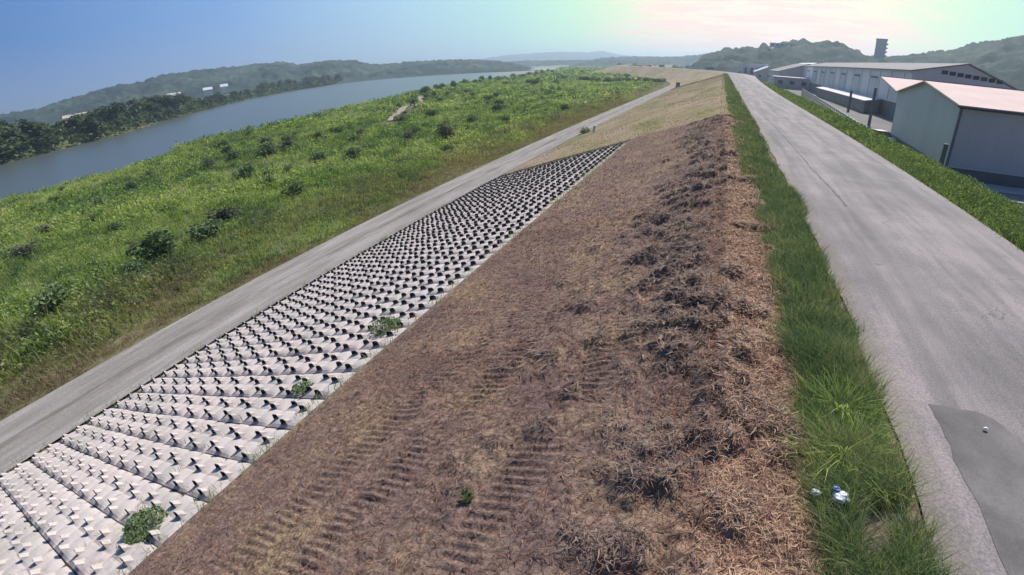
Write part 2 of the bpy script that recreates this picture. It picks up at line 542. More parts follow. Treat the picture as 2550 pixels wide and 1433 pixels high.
def ground_material(name, stops, s1=0.03, s2=0.5):
    m = bpy.data.materials.new(name); m.use_nodes = True
    t = NT(m.node_tree); b = t.n['Principled BSDF']
    g = t.new('ShaderNodeNewGeometry').outputs['Position']
    c = t.ramp(t.math('ADD', t.math('MULTIPLY', t.noise(g, s1, 5, 0.6), 0.6), t.math('MULTIPLY', t.noise(g, s2, 5, 0.7), 0.4)), stops)
    t.put(b.inputs['Base Color'], c); b.inputs['Roughness'].default_value = 0.95; b.inputs['Specular IOR Level'].default_value = 0.1
    return m


M_mulch = mulch_material()
M_mown = mown_material()
M_asphalt = asphalt_material()
M_gravel = gravel_material()
M_water = water_material()
M_hill = ground_material('wooded_hill', [(0.36, (0.02, 0.034, 0.034)), (0.48, (0.042, 0.062, 0.054)), (0.56, (0.066, 0.086, 0.068)), (0.66, (0.115, 0.135, 0.10))], 0.012, 0.16)  # woodland greens with some bluish haze put into the colour
M_plain = ground_material('plain_ground', [(0.3, (0.06, 0.085, 0.03)), (0.5, (0.11, 0.13, 0.05)), (0.7, (0.20, 0.185, 0.10))], 0.006, 0.08)
M_yard = ground_material('yard_ground', [(0.3, (0.17, 0.155, 0.14)), (0.7, (0.27, 0.25, 0.235))], 0.1, 1.5)
M_sand = ground_material('sand', [(0.3, (0.30, 0.24, 0.19)), (0.7, (0.42, 0.34, 0.27))], 0.05, 0.6)

# ------------------------------------------------------------------ terrain
def ys_from(a, b, d0, k):
    y = [a]
    while y[-1] < b:
        y.append(y[-1] + max(d0, abs(y[-1]) * k))
    y[-1] = b
    return np.array(y)


def sheet(name, xs, ys, zf, mat, xoff=None, **kw):
    X, Y = np.meshgrid(np.asarray(xs, float), ys)
    Z = zf(X, Y)
    if xoff is not None: X = X + xoff(Y)
    return grid(name, X, Y, Z, mat, **kw)


# base land to the horizon
sheet('plain', np.linspace(-6500, 6500, 40), np.linspace(-1500, 6500, 40), lambda X, Y: X * 0 - 11.0, M_plain)
# water
sheet('river', np.linspace(-3000, 60, 30), np.linspace(-400, 5200, 30), lambda X, Y: X * 0 - 8.5, M_water)

# near mulched slope, real relief
ys = ys_from(-3, 41.5, 0.035, 0.0055)
xs = np.concatenate([np.arange(-6.99, -3, 0.05), np.arange(-3, 1.9, 0.035), np.arange(1.9, 2.9, 0.12)])
edge = lambda X: np.clip((X + 6.99) / 0.5, 0, 1)
sheet('mulched_slope', xs, ys, lambda X, Y: zlevee(X) + 0.05 + hay(X, Y) * edge(X) * np.clip((1.7 - X) / 0.5, 0, 1) - 0.05 * (X > 1.8), M_mulch)

# the rest of the levee
ysl = np.concatenate([np.arange(41.3, 120, 1.5), np.arange(120, 620, 6.0), np.arange(620, 2400, 40.0)])
xsl = np.concatenate([np.linspace(-19.4, 2.9, 24), np.linspace(8.4, 20.5, 14)])
sheet('levee_slope', xsl, ysl, lambda X, Y: zlevee(X) + 0.02 + 0.10 * (fbm(X * 0.5, Y * 0.3, 3, 21) - 0.5) - 0.06 * ((X > 2.8) & (X < 8.8)), M_mown, xoff=bend)
ysr = np.arange(-8, 42, 1.0)
sheet('landward_slope', np.linspace(8.4, 20.5, 18), ysr, lambda X, Y: zlevee(X) - 0.01 - 0.06 * (X < 8.7) + 0.05 * fbm(X, Y, 3, 4), M_mown)
sheet('revetment_bed', np.linspace(-19.4, -6.9, 12), np.linspace(-3, 41.3, 20), lambda X, Y: zlevee(X) - 0.03, M_soil_shade)

# road and gravel track
ysd = np.concatenate([np.arange(-8, 60, 1.0), np.arange(60, 620, 5.0), np.arange(620, 2400, 40.0)])
X, Y = np.meshgrid(np.linspace(0, 1, 14), ysd)
XL = 2.75 + 0.05 * np.sin(Y * 1.7)
Xr = XL + X * (xroadR(Y) - XL)
ZROAD = lambda x: 0.06 + 0.03 * np.sin(np.clip((x - 2.75) / 6.0, 0, 1) * math.pi)
grid('road', Xr + bend(Y), Y, ZROAD(Xr), M_asphalt)
sheet('levee_foot', np.linspace(-23.2, -19.2, 8), np.concatenate([np.arange(231, 620, 6.0), np.arange(620, 2400, 40.0)]), lambda X, Y: -6.5 + 0.06 * (fbm(X, Y, 2, 7) - .5), M_mown, xoff=bend)
sheet('gravel_path', np.linspace(-23.1, -19.3, 8), ysd[ysd <= 235], lambda X, Y: -6.52 + 0.05 * np.cos((X + 21.2) * 3.0), M_gravel, xoff=bend)

# darker repair patch and sealed joint on the road
pm = ground_material('patch_asphalt', [(0.34, (0.115, 0.105, 0.102)), (0.5, (0.165, 0.15, 0.146)), (0.66, (0.235, 0.212, 0.206))], 1.3, 45)
yp = np.linspace(-2, 5.85, 60); X, Y = np.meshgrid(np.linspace(0, 1, 12), yp)
XL_ = 3.42 + 0.015 * np.sin(Y * 5) + 0.06 * (fbm(Y * 5, Y * 0, 4, 2) - .5)
XR_ = np.interp(Y, [-2, 4.4, 4.7, 5.0, 5.4, 5.7, 5.85], [5.2, 5.2, 4.95, 4.6, 4.42, 4.3, 4.1]) + 0.08 * (fbm(Y * 6, Y * 0, 4, 12) - .5)
Xp = XL_ + (XR_ - XL_) * X
grid('asphalt_patch', Xp, Y + 0.05 * (fbm(Xp * 4, Y * 0, 2, 4) - .5) * (Y > 5.7), ZROAD(Xp) + 0.005, pm)
M_tar = basic('joint_tar', (0.05, 0.048, 0.045), 0.8)
yp = np.concatenate([np.linspace(15.8, 19, 30), np.linspace(19.1, 51, 160)]); X, Y = np.meshgrid([0.0, 0.5, 1.0], yp)
xc = np.interp(Y, [15.8, 17.8, 21, 23.8, 30, 38, 45, 51], [4.32, 4.30, 4.15, 4.12, 4.05, 3.92, 3.6, 3.4]) + 0.07 * (fbm(Y * 1.3, Y * 0, 4, 8) - .5)
wj = np.where(Y < 19, 0.035, 0.022) * (0.5 + vnoise(Y * 3, Y * 0, 5))
Xp = xc + (X - .5) * 2 * wj
grid('road_joint', Xp, Y, ZROAD(Xp) + 0.005, M_tar)

# floodplain between the track and the river
M_flood = ground_material('floodplain_soil', [(0.3, (0.07, 0.08, 0.04)), (0.5, (0.13, 0.13, 0.06)), (0.7, (0.23, 0.185, 0.12))], 0.05, 0.7)


def zflood(X, Y):
    z = -7.15 + 1.5 * (fbm(X * 0.07, Y * 0.07, 4, 31) - 0.5) + 0.45 * (fbm(X * 0.5, Y * 0.5, 3, 33) - 0.5)
    near = np.clip((-23.2 - X) / 3.0, 0, 1)
    return z * near + (-6.65) * (1 - near)


yf = ys_from(-25, 2400, 0.7, 0.010)
T, Yf = np.meshgrid(np.linspace(0, 1, 110), yf)
XR = -23.0 + bend(Yf); XL = bankx(Yf)
Xf = XL + (XR - XL) * T
Zf = zflood(Xf - bend(Yf), Yf)
Zf = np.where(T < 0.03, -9.2 + (Zf + 9.2) * (T / 0.03), Zf)
grid('floodplain', Xf, Yf, Zf, M_flood)

a = np.linspace(0, 1, 40); A, B = np.meshgrid([-1.0, 0.0, 1.0], a)
px_ = -66.5 - 44 * B - 1.5 * np.sin(B * 7); py_ = 86.0 + 78 * B
Xp = px_ + A * 1.1 * 0.87; Yp = py_ + A * 1.1 * 0.49
grid('footpath', Xp, Yp, zflood(Xp, Yp) + 0.22, M_sand)

# far bank
yb = ys_from(-260, 2400, 4, 0.02)
T, Yb = np.meshgrid(np.linspace(0, 1, 70) ** 1.6, yb)
Xb = farbankx(Yb) - T * 900
Zb = -9.2 + 4.6 * np.clip((farbankx(Yb) - Xb) / 14, 0, 1) + 2.0 * fbm(Xb * 0.02, Yb * 0.02, 3, 41) * np.clip((farbankx(Yb) - Xb) / 60, 0, 1)
grid('far_bank', Xb[:, ::-1], Yb[:, ::-1], Zb[:, ::-1], M_plain)
# sand bars
for (cx, cy, rx, ry) in ((-330, 800, 70, 130), (-230, 560, 22, 60), (-480, 1500, 120, 120)):
    a = np.linspace(0, 2 * math.pi, 40); r = np.linspace(0, 1, 8)
    A, Rr = np.meshgrid(a, r)
    wob = 1 + 0.25 * np.sin(3 * A + cx)
    grid('sandbar', cx + Rr * rx * np.cos(A) * wob, cy + Rr * ry * np.sin(A) * wob, -8.2 + 0.5 * (1 - Rr) - 0.6 * (Rr > 0.95), M_sand)

a = np.linspace(0, 2 * math.pi, 40); A, Rr = np.meshgrid(a, np.linspace(0, 1, 6))
grid('bare_field', -128 + Rr * 52 * np.cos(A), 760 + Rr * 90 * np.sin(A), -5.6 + 0.3 * (1 - Rr) - 1.6 * (Rr > .95), M_sand)
# landward ground
sheet('yard', np.concatenate([np.linspace(19, 60, 20), np.linspace(70, 900, 20)]), np.arange(-20, 300, 8.),
      lambda X, Y: -4.02 + 0 * X, M_yard, xoff=bend)
sheet('field', np.concatenate([np.linspace(19, 60, 10), np.linspace(70, 900, 20)]), np.linspace(292, 2400, 60),
      lambda X, Y: -4.02 + 0 * X, M_plain, xoff=bend)
mb = MB(); mb.prism([(20.5, 44.2), (60, 44.2), (60, 47.4), (21.0, 47.4)], 'z', -4.0, -3.93)
tag(mb.build('pavement', basic('pavement_concrete', (0.42, 0.38, 0.37), 0.9, var=0.08, scale=0.6)), kind='structure')
mb = MB(); mb.prism([(20.0, 40.6), (60, 40.6), (60, 41.0), (20.0, 41.0)], 'z', -4.0, -3.90)
tag(mb.build('kerb', M_skirt), kind='structure')


# hills: ridge outlines with real distance, depth and wooded relief
def hill(name, pts, r_front, r_ridge, r_back, z0, seed, amp=5.0, cell=0.0035, mat=None):
    az = np.arange(R(pts[0][0]), R(pts[-1][0]), cell)
    el = np.interp(np.degrees(az), [p[0] for p in pts], [p[1] for p in pts])
    rr = np.concatenate([np.linspace(r_front, r_ridge, 60), np.linspace(r_ridge, r_back, 8)[1:]])
    A, Rr = np.meshgrid(az, rr)
    top = 4 + np.tan(np.radians(el)) * r_ridge - amp * 0.35
    t = np.where(Rr <= r_ridge, (Rr - r_front) / (r_ridge - r_front), 1 - (Rr - r_ridge) / (r_back - r_ridge))
    prof = np.sin(np.clip(t, 0, 1) * math.pi / 2) ** 0.9
    X = Rr * np.sin(A); Y = Rr * np.cos(A)
    Z = z0 + (top[None, :] - z0) * prof
    Z = Z + (fbm(X * 0.012, Y * 0.012, 3, seed) - 0.5) * amp * 3 * prof * (1 - prof) * 2
    Z = Z + (fbm(X / 13, Y / 13, 4, seed + 5, 0.7) - 0.5) * amp * 2.0 * np.clip(prof * 3, 0, 1)
    return grid(name, X, Y, Z, mat or M_hill, smooth=False)


hill('hill_left', [(-100, 0.9), (-85, 1.1), (-75.8, 1.0), (-72.6, 1.07), (-69, 1.6), (-65.2, 2.0), (-63.8, 1.8), (-61.4, 2.3), (-55.4, 2.15), (-49, 2.0),
                   (-47.5, 1.5), (-44, 1.65), (-41.3, 1.4), (-39.2, 0.75), (-36, 0.72), (-27.8, 0.55), (-24, 0.1), (-20, -0.9)], 700, 1050, 1500, -9, 51, 7)
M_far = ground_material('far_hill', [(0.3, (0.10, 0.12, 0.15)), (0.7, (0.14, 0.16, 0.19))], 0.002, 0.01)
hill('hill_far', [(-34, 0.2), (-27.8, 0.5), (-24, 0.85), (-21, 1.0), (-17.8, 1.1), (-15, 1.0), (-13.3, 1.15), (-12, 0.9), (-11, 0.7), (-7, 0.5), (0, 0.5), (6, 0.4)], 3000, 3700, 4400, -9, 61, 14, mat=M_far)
hill('hill_middle', [(-5, -1.6), (-3.2, -0.2), (-2.2, 0.9), (0, 1.6), (2, 1.95), (3.6, 1.85), (4, 2.45), (5.2, 2.0), (6.0, 2.7), (8.3, 2.9), (9, 2.5),
                     (10.4, 3.0), (12, 2.8), (13.2, 2.3), (14.4, 1.9), (16.6, 1.9), (18.0, 2.2), (21, 2.8), (25, 3.9), (27.1, 4.4), (32, 5.6), (45, 7.0), (60, 6)],
     330, 620, 1000, -4, 71, 7)
hill('hill_back', [(-17, -0.6), (-14, 0.25), (-11, 0.55), (-6.6, 0.6), (-4, 0.75), (-2.2, 1.05), (0, 1.3), (3, 1.0)], 1150, 1500, 1900, -9, 75, 9)
hill('low_wood', [(-26, 0.12), (-20, 0.16), (-14, 0.14), (-12, 0.3), (-8, 0.22), (-4, 0.2), (-1, 0.1)], 1500, 1650, 1800, -9, 81, 8)

# ------------------------------------------------------------------ concrete revetment blocks
CS, SN = math.cos(math.atan(TB)), math.sin(math.atan(TB))
BW, BL = 1.12 / CS, 1.09           # down the slope, along the levee


def block_mesh():
    """one block: a gently domed slab carrying four upright knobs with trapezoid faces"""
    N = 16
    shade_faces = []  # knob pocket faces, coloured dark to paint shade onto the knob fronts
    g = 0.009
    V = []; F = []
    def top(a_, b_):
        # four shallow mounds, dipping along the middle lines and the rim
        ea = 1 - abs(2 * a_ - 1) ** 10; eb = 1 - abs(2 * b_ - 1) ** 8
        m = 0.55 + 0.45 * abs(math.sin(2 * math.pi * a_)) ** 0.6 * 1.0
        q = 0.6 + 0.4 * abs(math.sin(2 * math.pi * b_)) ** 0.5
        return -0.05 + 0.085 * ea * eb * m * q
    for i in range(N + 1):
        for j in range(N + 1):
            a_, b_ = i / N, j / N
            V.append((g + (BW - 2 * g) * a_, g + (BL - 2 * g - 0.008) * b_, top(a_, b_)))
    for i in range(N):
        for j in range(N):
            k = i * (N + 1) + j
            F.append((k, k + N + 1, k + N + 2, k + 1))
    ring = [i * (N + 1) for i in range(N + 1)] + [N * (N + 1) + j for j in range(1, N + 1)] + [i * (N + 1) + N for i in range(N - 1, -1, -1)] + [j for j in range(N - 1, 0, -1)]
    k0 = len(V)
    for r in ring: V.append((V[r][0], V[r][1], -0.16))
    n = len(ring)
    for i in range(n):
        F.append((ring[i], k0 + i, k0 + (i + 1) % n, ring[(i + 1) % n]))
    def knob(u, y, wb, wt, h, L):
        k = len(V)
        b = 0.0
        P = [(u - wb / 2, y, -0.03), (u + wb / 2, y, -0.03), (u + wt / 2 + .02, y, h * .82), (u + wt / 2 - .03, y + .01, h), (u - wt / 2 + .03, y + .01, h), (u - wt / 2 - .02, y, h * .82)]
        Q = [(u - wb / 2 - .06, y + L + .10, -0.03), (u + wb / 2 + .06, y + L + .10, -0.03), (u + wt / 2 + .05, y + L, h * .35), (u + wt / 2, y + L * .95, h * .55), (u - wt / 2, y + L * .95, h * .55), (u - wt / 2 - .05, y + L, h * .35)]
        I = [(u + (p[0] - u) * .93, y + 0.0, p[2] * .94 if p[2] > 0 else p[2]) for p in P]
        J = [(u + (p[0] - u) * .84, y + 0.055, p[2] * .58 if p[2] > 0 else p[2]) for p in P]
        V.extend(P + Q + I + J)
        for j in range(6):
            jj = (j + 1) % 6
            F.append((k + j, k + jj, k + 6 + jj, k + 6 + j))
            if j:
                F.append((k + jj, k + j, k + 12 + j, k + 12 + jj))
                shade_faces.append(len(F)); F.append((k + 12 + jj, k + 12 + j, k + 18 + j, k + 18 + jj))
        shade_faces.append(len(F)); F.append(tuple(k + 18 + j for j in range(6)))
        F.append(tuple(k + 6 + j for j in range(5, -1, -1)))
    knob(0.30, 0.72, 0.27, 0.185, 0.145, 0.10); knob(0.78, 0.58, 0.27, 0.185, 0.145, 0.10)
    knob(0.20, 0.21, 0.26, 0.175, 0.14, 0.10); knob(0.69, 0.07, 0.26, 0.175, 0.14, 0.10)
    me = bpy.data.meshes.new('concrete_block')
    me.from_pydata(V, [], F)
    import bmesh
    bm = bmesh.new(); bm.from_mesh(me); bmesh.ops.recalc_face_normals(bm, faces=bm.faces)
    bm.to_mesh(me); bm.free()
    me.materials.append(M_conc); me.materials.append(M_soil_shade)
    for i in shade_faces: me.polygons[i].material_index = 1
    return me


bmesh_block = block_mesh()
NCOL, Y0B = 11, -2.18
rest = []
nb = 0
for r in range(0, 38):
    y = Y0B + r * BL
    for c in range(NCOL):
        x = -19.27 + c * 1.12
        jitter = rng.normal(0, 0.006, 3)
        loc = (x + jitter[0] * 0.3, y + jitter[1] * 0.3, zlevee(x) + 0.03 + jitter[2])
        rot = (rng.normal(0, 0.006), -math.atan(TB) + rng.normal(0, 0.008), rng.normal(0, 0.004))
        if nb < 300 and y > -1.2:
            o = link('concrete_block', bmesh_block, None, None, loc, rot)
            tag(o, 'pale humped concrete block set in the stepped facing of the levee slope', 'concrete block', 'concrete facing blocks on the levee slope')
            nb += 1
        else:
            rest.append((loc, rot))
V0 = np.array([v.co[:] for v in bmesh_block.vertices])
F0 = [tuple(p.vertices) for p in bmesh_block.polygons]
vs, fs = [], []
from mathutils import Euler
for loc, rot in rest:
    mt = np.array(Euler(rot).to_matrix()); k = len(vs) * len(V0)
    vs.append(V0 @ mt.T + np.array(loc))
    fs += [tuple(i + k for i in f) for f in F0]
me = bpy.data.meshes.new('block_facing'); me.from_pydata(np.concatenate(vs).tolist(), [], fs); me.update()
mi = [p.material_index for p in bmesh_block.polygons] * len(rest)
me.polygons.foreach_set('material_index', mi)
tag(link('block_facing', me, [M_conc, M_soil_shade]), 'far run of pale humped concrete blocks facing the levee slope', 'concrete blocks', kind='stuff')


# ------------------------------------------------------------------ vegetation makers
def blades(P, H, W, lean_dir, lean, tint, seg=3):
    """curved grass blades. P (n,3) roots, H heights, W widths, lean_dir angle, lean 0..1.5"""
    n = len(P)
    t = np.linspace(0, 1, seg + 1)
    bend_ = (t[None, :] ** 1.8) * (H * lean)[:, None]
    up = t[None, :] * H[:, None] * (1 - 0.32 * lean[:, None] * t[None, :])
    cx = P[:, 0:1] + bend_ * np.cos(lean_dir)[:, None]
    cy = P[:, 1:2] + bend_ * np.sin(lean_dir)[:, None]
    cz = P[:, 2:3] + up
    wd = (W[:, None] / 2) * (1 - t[None, :] ** 2 * 0.9)
    sa = lean_dir + math.pi / 2 + rng.normal(0, 0.5, n)
    sx = np.cos(sa)[:, None] * wd; sy = np.sin(sa)[:, None] * wd
    L = np.stack([cx - sx, cy - sy, cz], -1); Rr = np.stack([cx + sx, cy + sy, cz], -1)
    V = np.stack([L, Rr], 2).reshape(-1, 3)
    base = (np.arange(n) * (seg + 1) * 2)[:, None]
    k = np.arange(seg) * 2
    F = np.stack([base + k, base + k + 1, base + k + 3, base + k + 2], -1).reshape(-1, 4)
    return V, F, np.repeat(tint, (seg + 1) * 2)


def leaves(P, S, tint, flat=0.5):
    """small diamond leaf clumps facing random ways"""
    n = len(P)
    d = rng.normal(0, 1, (n, 3)); d[:, 2] = np.abs(d[:, 2]) + flat
    d /= np.linalg.norm(d, axis=1)[:, None]
    a = rng.normal(0, 1, (n, 3)); u = np.cross(d, a); u /= np.linalg.norm(u, axis=1)[:, None]; v = np.cross(d, u)
    S = S[:, None]
    V = np.stack([P - u * S, P - v * S * 0.55, P + u * S, P + v * S * 0.55], 1).reshape(-1, 3)
    F = np.arange(n * 4).reshape(-1, 4)
    return V, F, np.repeat(tint, 4)


M_verge = leafmat('verge_grass', [(0.25, (0.075, 0.115, 0.065)), (0.5, (0.135, 0.20, 0.09)), (0.68, (0.22, 0.30, 0.11)), (0.84, (0.38, 0.39, 0.20)), (0.99, (0.44, 0.36, 0.24))], big=0.5, small=1.6, tintw=1.0, trans=0.45)
def flood_dry(t, g, c):
    # browner, seeded growth beside the track
    s = t.new('ShaderNodeSeparateXYZ'); t.l.new(g, s.inputs[0])
    f = t.math('DIVIDE', t.math('ADD', s.outputs[0], 37.0), 12.0, clamp=True)
    n = t.noise(t.mapped(g, (1, 0.5, 1)), 0.13, 4, 0.6)
    f = t.math('MULTIPLY', f, t.ramp(n, [(0.33, (0, 0, 0)), (0.5, (1, 1, 1))]))
    f = t.math('MULTIPLY', f, 0.92)
    return t.mix(f, c, t.mix(t.noise(g, 2.0, 3), (0.17, 0.14, 0.10), (0.36, 0.25, 0.185)))


M_reed = leafmat('floodplain_weeds', [(0.40, (0.06, 0.115, 0.065)), (0.51, (0.135, 0.215, 0.085)), (0.62, (0.26, 0.36, 0.085)), (0.80, (0.46, 0.50, 0.22))],
                 big=0.055, small=0.40, tintw=0.62, trans=0.45, dry=flood_dry)
M_bush = leafmat('bush_leaves', [(0.3, (0.07, 0.115, 0.07)), (0.55, (0.13, 0.19, 0.095)), (0.8, (0.23, 0.28, 0.13))], big=0.1, small=0.8, tintw=0.6, trans=0.25)
M_bushg = leafmat('grey_bush_leaves', [(0.3, (0.07, 0.075, 0.06)), (0.55, (0.12, 0.122, 0.10)), (0.8, (0.17, 0.165, 0.13))], big=0.1, small=0.8, tintw=0.6, trans=0.25)
M_tree = leafmat('tree_leaves', [(0.3, (0.03, 0.055, 0.035)), (0.5, (0.065, 0.10, 0.05)), (0.75, (0.14, 0.165, 0.08))], big=0.02, small=0.15, tintw=0.6, trans=0.25)
M_straw = leafmat('dry_straw', [(0.2, (0.12, 0.065, 0.055)), (0.45, (0.28, 0.15, 0.105)), (0.65, (0.44, 0.26, 0.17)), (0.85, (0.58, 0.40, 0.26))], big=0.4, small=3, tintw=1.1, trans=0.15)
M_hay = leafmat('grey_hay', [(0.2, (0.09, 0.068, 0.068)), (0.5, (0.175, 0.13, 0.12)), (0.8, (0.31, 0.23, 0.18))], big=0.4, small=3, tintw=1.0, trans=0.1)


def stuff(name, parts, mat, label, cat):
    V = []; F = []; T = []; k = 0
    for v, f, t in parts:
        V.append(v); F.append(f + k); T.append(t); k += len(v)
    o = link(name, npmesh(name, np.concatenate(V), np.concatenate(F), False, np.concatenate(T)), mat)
    return tag(o, label, cat, kind='stuff')


# verge grass between the mulched slope and the road
def verge_strip(y0, y1, n, xa, xb, hmin, hmax, wmul, seg, ragged=0.22):
    y = rng.uniform(y0, y1, n)
    e = 0.35 * (fbm(y * 0.9, y * 0 + 3, 3, 5) - 0.5) + 0.5 * (fbm(y * 0.22, y * 0 + 7, 3, 15) - 0.5)
    x = xa + e + (xb - xa) * rng.beta(1.3, 1.1, n) + rng.normal(0, ragged * 0.3, n)
    keep = vnoise(x * 1.9, y * 1.9, 77) > 0.12
    x, y = x[keep], y[keep]; n = len(x)
    H = rng.uniform(hmin, hmax, n) * (0.55 + 0.9 * fbm(x * 1.1, y * 1.1, 3, 6))
    P = np.stack([x + bend(y), y, zlevee(x) + 0.0 * y + 0.01], 1)
    return blades(P, H, rng.uniform(0.005, 0.011, n) * wmul, rng.uniform(0, 2 * math.pi, n) * 0.55 + 0.2, rng.uniform(0.2, 1.2, n), rng.uniform(0, 1, n) * 0.7 + 0.3 * fbm(x, y, 2, 9), seg)


parts = [verge_strip(0.2, 7, 38000, 1.55, 2.60, 0.14, 0.40, 1.0, 4),
         verge_strip(7, 18, 38000, 1.45, 2.62, 0.13, 0.36, 1.6, 3),
         verge_strip(18, 45, 34000, 1.1, 2.60, 0.12, 0.34, 3.2, 2),
         verge_strip(45, 240, 34000, 0.9, 2.5, 0.15, 0.35, 9, 2)]
stuff('verge_grass', parts, M_verge, 'long green grass growing in a strip along the road edge', 'grass')
# weeds on the landward verge
def right_verge(y0, y1, n, s, hmax):
    y = rng.uniform(y0, y1, n); x = xroadR(y) + 0.1 + rng.uniform(0, 1, n) * 3.2
    h = (0.15 + hmax * fbm(x * 0.9, y * 0.5, 3, 46)) * np.clip((x - xroadR(y) + 0.25) / 0.8, 0.25, 1)
    P = np.stack([x + bend(y), y, zlevee(np.minimum(x, 40)) + rng.uniform(0.0, 1, n) * h], 1)
    return leaves(P, s * rng.uniform(0.6, 1.3, n), rng.uniform(0, 0.7, n), 0.2)


def right_blades(y0, y1, n, w_, h):
    y = rng.uniform(y0, y1, n); x = xroadR(y) - 0.05 + rng.uniform(0, 1, n) * 3.4
    P = np.stack([x + bend(y), y, zlevee(x)], 1)
    return blades(P, rng.uniform(0.25, 1, n) * h * (0.5 + fbm(x, y * 0.6, 3, 44)), rng.uniform(0.6, 1.3, n) * w_, rng.uniform(0, 6.28, n), rng.uniform(0.1, 0.8, n), rng.uniform(0, 0.8, n), 2)


parts = [right_verge(8, 30, 26000, 0.04, 0.42), right_verge(30, 80, 26000, 0.07, 0.42), right_verge(80, 240, 22000, 0.13, 0.45),
         right_blades(8, 30, 26000, 0.016, 0.4), right_blades(30, 80, 24000, 0.035, 0.42), right_blades(80, 240, 16000, 0.09, 0.45)]
stuff('roadside_weeds', parts, M_verge, 'mixed leafy weeds growing along the far edge of the asphalt road', 'weeds')
# low grass in the yard behind the verge
n = 9000
y = rng.uniform(20, 41, n); x = rng.uniform(14, 34, n)
P = np.stack([x, y, zlevee(x)], 1)
stuff('yard_grass', [blades(P, rng.uniform(0.1, 0.4, n), rng.uniform(0.03, 0.06, n), rng.uniform(0, 6.28, n), rng.uniform(0.1, 0.8, n), rng.uniform(0, 1, n), 2)], M_verge,
      'short green grass below the road beside the grey shed', 'grass')

# straw and hay litter on the mulched slope
def litter(y0, y1, n, wmul, hay_only=False):
    y = y0 + (y1 - y0) * rng.uniform(0, 1, n) ** (1.25 if y0 < 0 else 1.0)
    if y0 > 0: y = np.abs(y + rng.normal(0, 1.1, n) * np.exp(-(y - y0) / 2.5) * 1.6)
    y = np.clip(y, -1.5, 41)
    x = rng.uniform(-6.8, 1.75, n)
    if not hay_only:
        pick = rng.uniform(0, 1, n) < 0.35
        x = np.where(pick, rng.normal(0.95, 0.5, n), x)
        x = np.minimum(x, 1.9)
    z = zlevee(x) + 0.055 + hay(x, y) * edge(x)
    L = rng.uniform(0.03, 0.15, n) * (1 if wmul < 2 else 1.6)
    return x, y, z, L, rng.uniform(0, 6.28, n)


def lying(x, y, z, L, a, w_, tint, tilt=0.35):
    n = len(x)
    dx, dy, dz = np.cos(a), np.sin(a), rng.normal(0.08, tilt, n)
    dz = np.clip(dz, -0.15, 1.2)
    c = rng.normal(0, 0.25, n)
    P0 = np.stack([x, y, z], 1); Dm = np.stack([dx, dy, dz + TB * dx * (x < 0.5)], 1)
    side = np.stack([-dy, dx, np.zeros(n)], 1) * (w_ / 2)[:, None]
    mid = P0 + Dm * (L / 2)[:, None] + side * (c * 8)[:, None] + np.array([0, 0, 0.012])
    P1 = P0 + Dm * L[:, None]
    V = np.stack([P0 - side, P0 + side, mid - side, mid + side, P1 - side * 0.4, P1 + side * 0.4], 1).reshape(-1, 3)
    b = (np.arange(n) * 6)[:, None]
    F = np.concatenate([b + np.array([0, 1, 3, 2]), b + np.array([2, 3, 5, 4])], 0)
    return V, F, np.repeat(tint, 6)


pp = []
for (y0, y1, n, wm) in ((-1, 7, 46000, 1.0), (5, 16, 42000, 1.8), (14, 41, 30000, 4.0)):
    x, y, z, L, a = litter(y0, y1, n, wm)
    pp.append(lying(x, y, z, L, a, rng.uniform(0.004, 0.009, n) * wm, rng.uniform(0, 1, n) * (0.5 + 0.4 * (x > 0.5)), 0.2))
stuff('dry_straw', pp, M_straw, 'short dry straw strewn over the mulched slope', 'straw')
pp = []
for (y0, y1, n, wm) in ((-1, 8, 60000, 1.0), (6, 20, 46000, 2.0), (16, 41, 24000, 4.0)):
    x, y, z, L, a = litter(y0, y1, n, wm, True)
    k = hay(x, y) > 0.10
    x, y, z, L, a = x[k], y[k], z[k], L[k], a[k]
    pp.append(lying(x, y, z, L, a, rng.uniform(0.006, 0.013, len(x)) * wm, rng.uniform(0, 1, len(x)), 0.22))
stuff('raked_hay', pp, M_hay, 'grey brown raked hay lying in clumps on the mulched slope', 'hay')

# mown stubble on the far part of the slope and tufts along the track
n = 42000
y = 41 + 190 * rng.uniform(0, 1, n) ** 1.5; x = rng.uniform(-19.2, 1.2, n)
P = np.stack([x + bend(y), y, zlevee(x) + 0.0], 1)
M_stub = leafmat('mown_stubble', [(0.3, (0.14, 0.14, 0.06)), (0.5, (0.25, 0.20, 0.11)), (0.75, (0.37, 0.28, 0.19))], big=0.12, small=0.5, tintw=0.5, trans=0.25)
stuff('mown_grass', [blades(P, rng.uniform(0.03, 0.11, n), rng.uniform(0.04, 0.09, n) * (0.5 + y / 90), rng.uniform(0, 6.28, n), rng.uniform(0.1, 0.8, n), rng.uniform(0, 1, n), 1)], M_stub,
      'short mown yellowish grass on the levee slope beyond the concrete blocks', 'grass')


def tuft_fan(P, H, nb_, w_, tint, spread=0.35):
    n = len(P); idx = np.repeat(np.arange(n), nb_)
    Q = P[idx] + np.concatenate([rng.normal(0, 1, (n * nb_, 2)) * (spread * H[idx])[:, None], np.zeros((n * nb_, 1))], 1)
    m = len(Q)
    return blades(Q, H[idx] * rng.uniform(0.5, 1.15, m), (H[idx] * w_) * rng.uniform(0.6, 1.4, m), rng.uniform(0, 6.28, m), rng.uniform(0.1, 0.9, m), np.clip(tint[idx] + rng.normal(0, 0.12, m), 0, 1), 2)


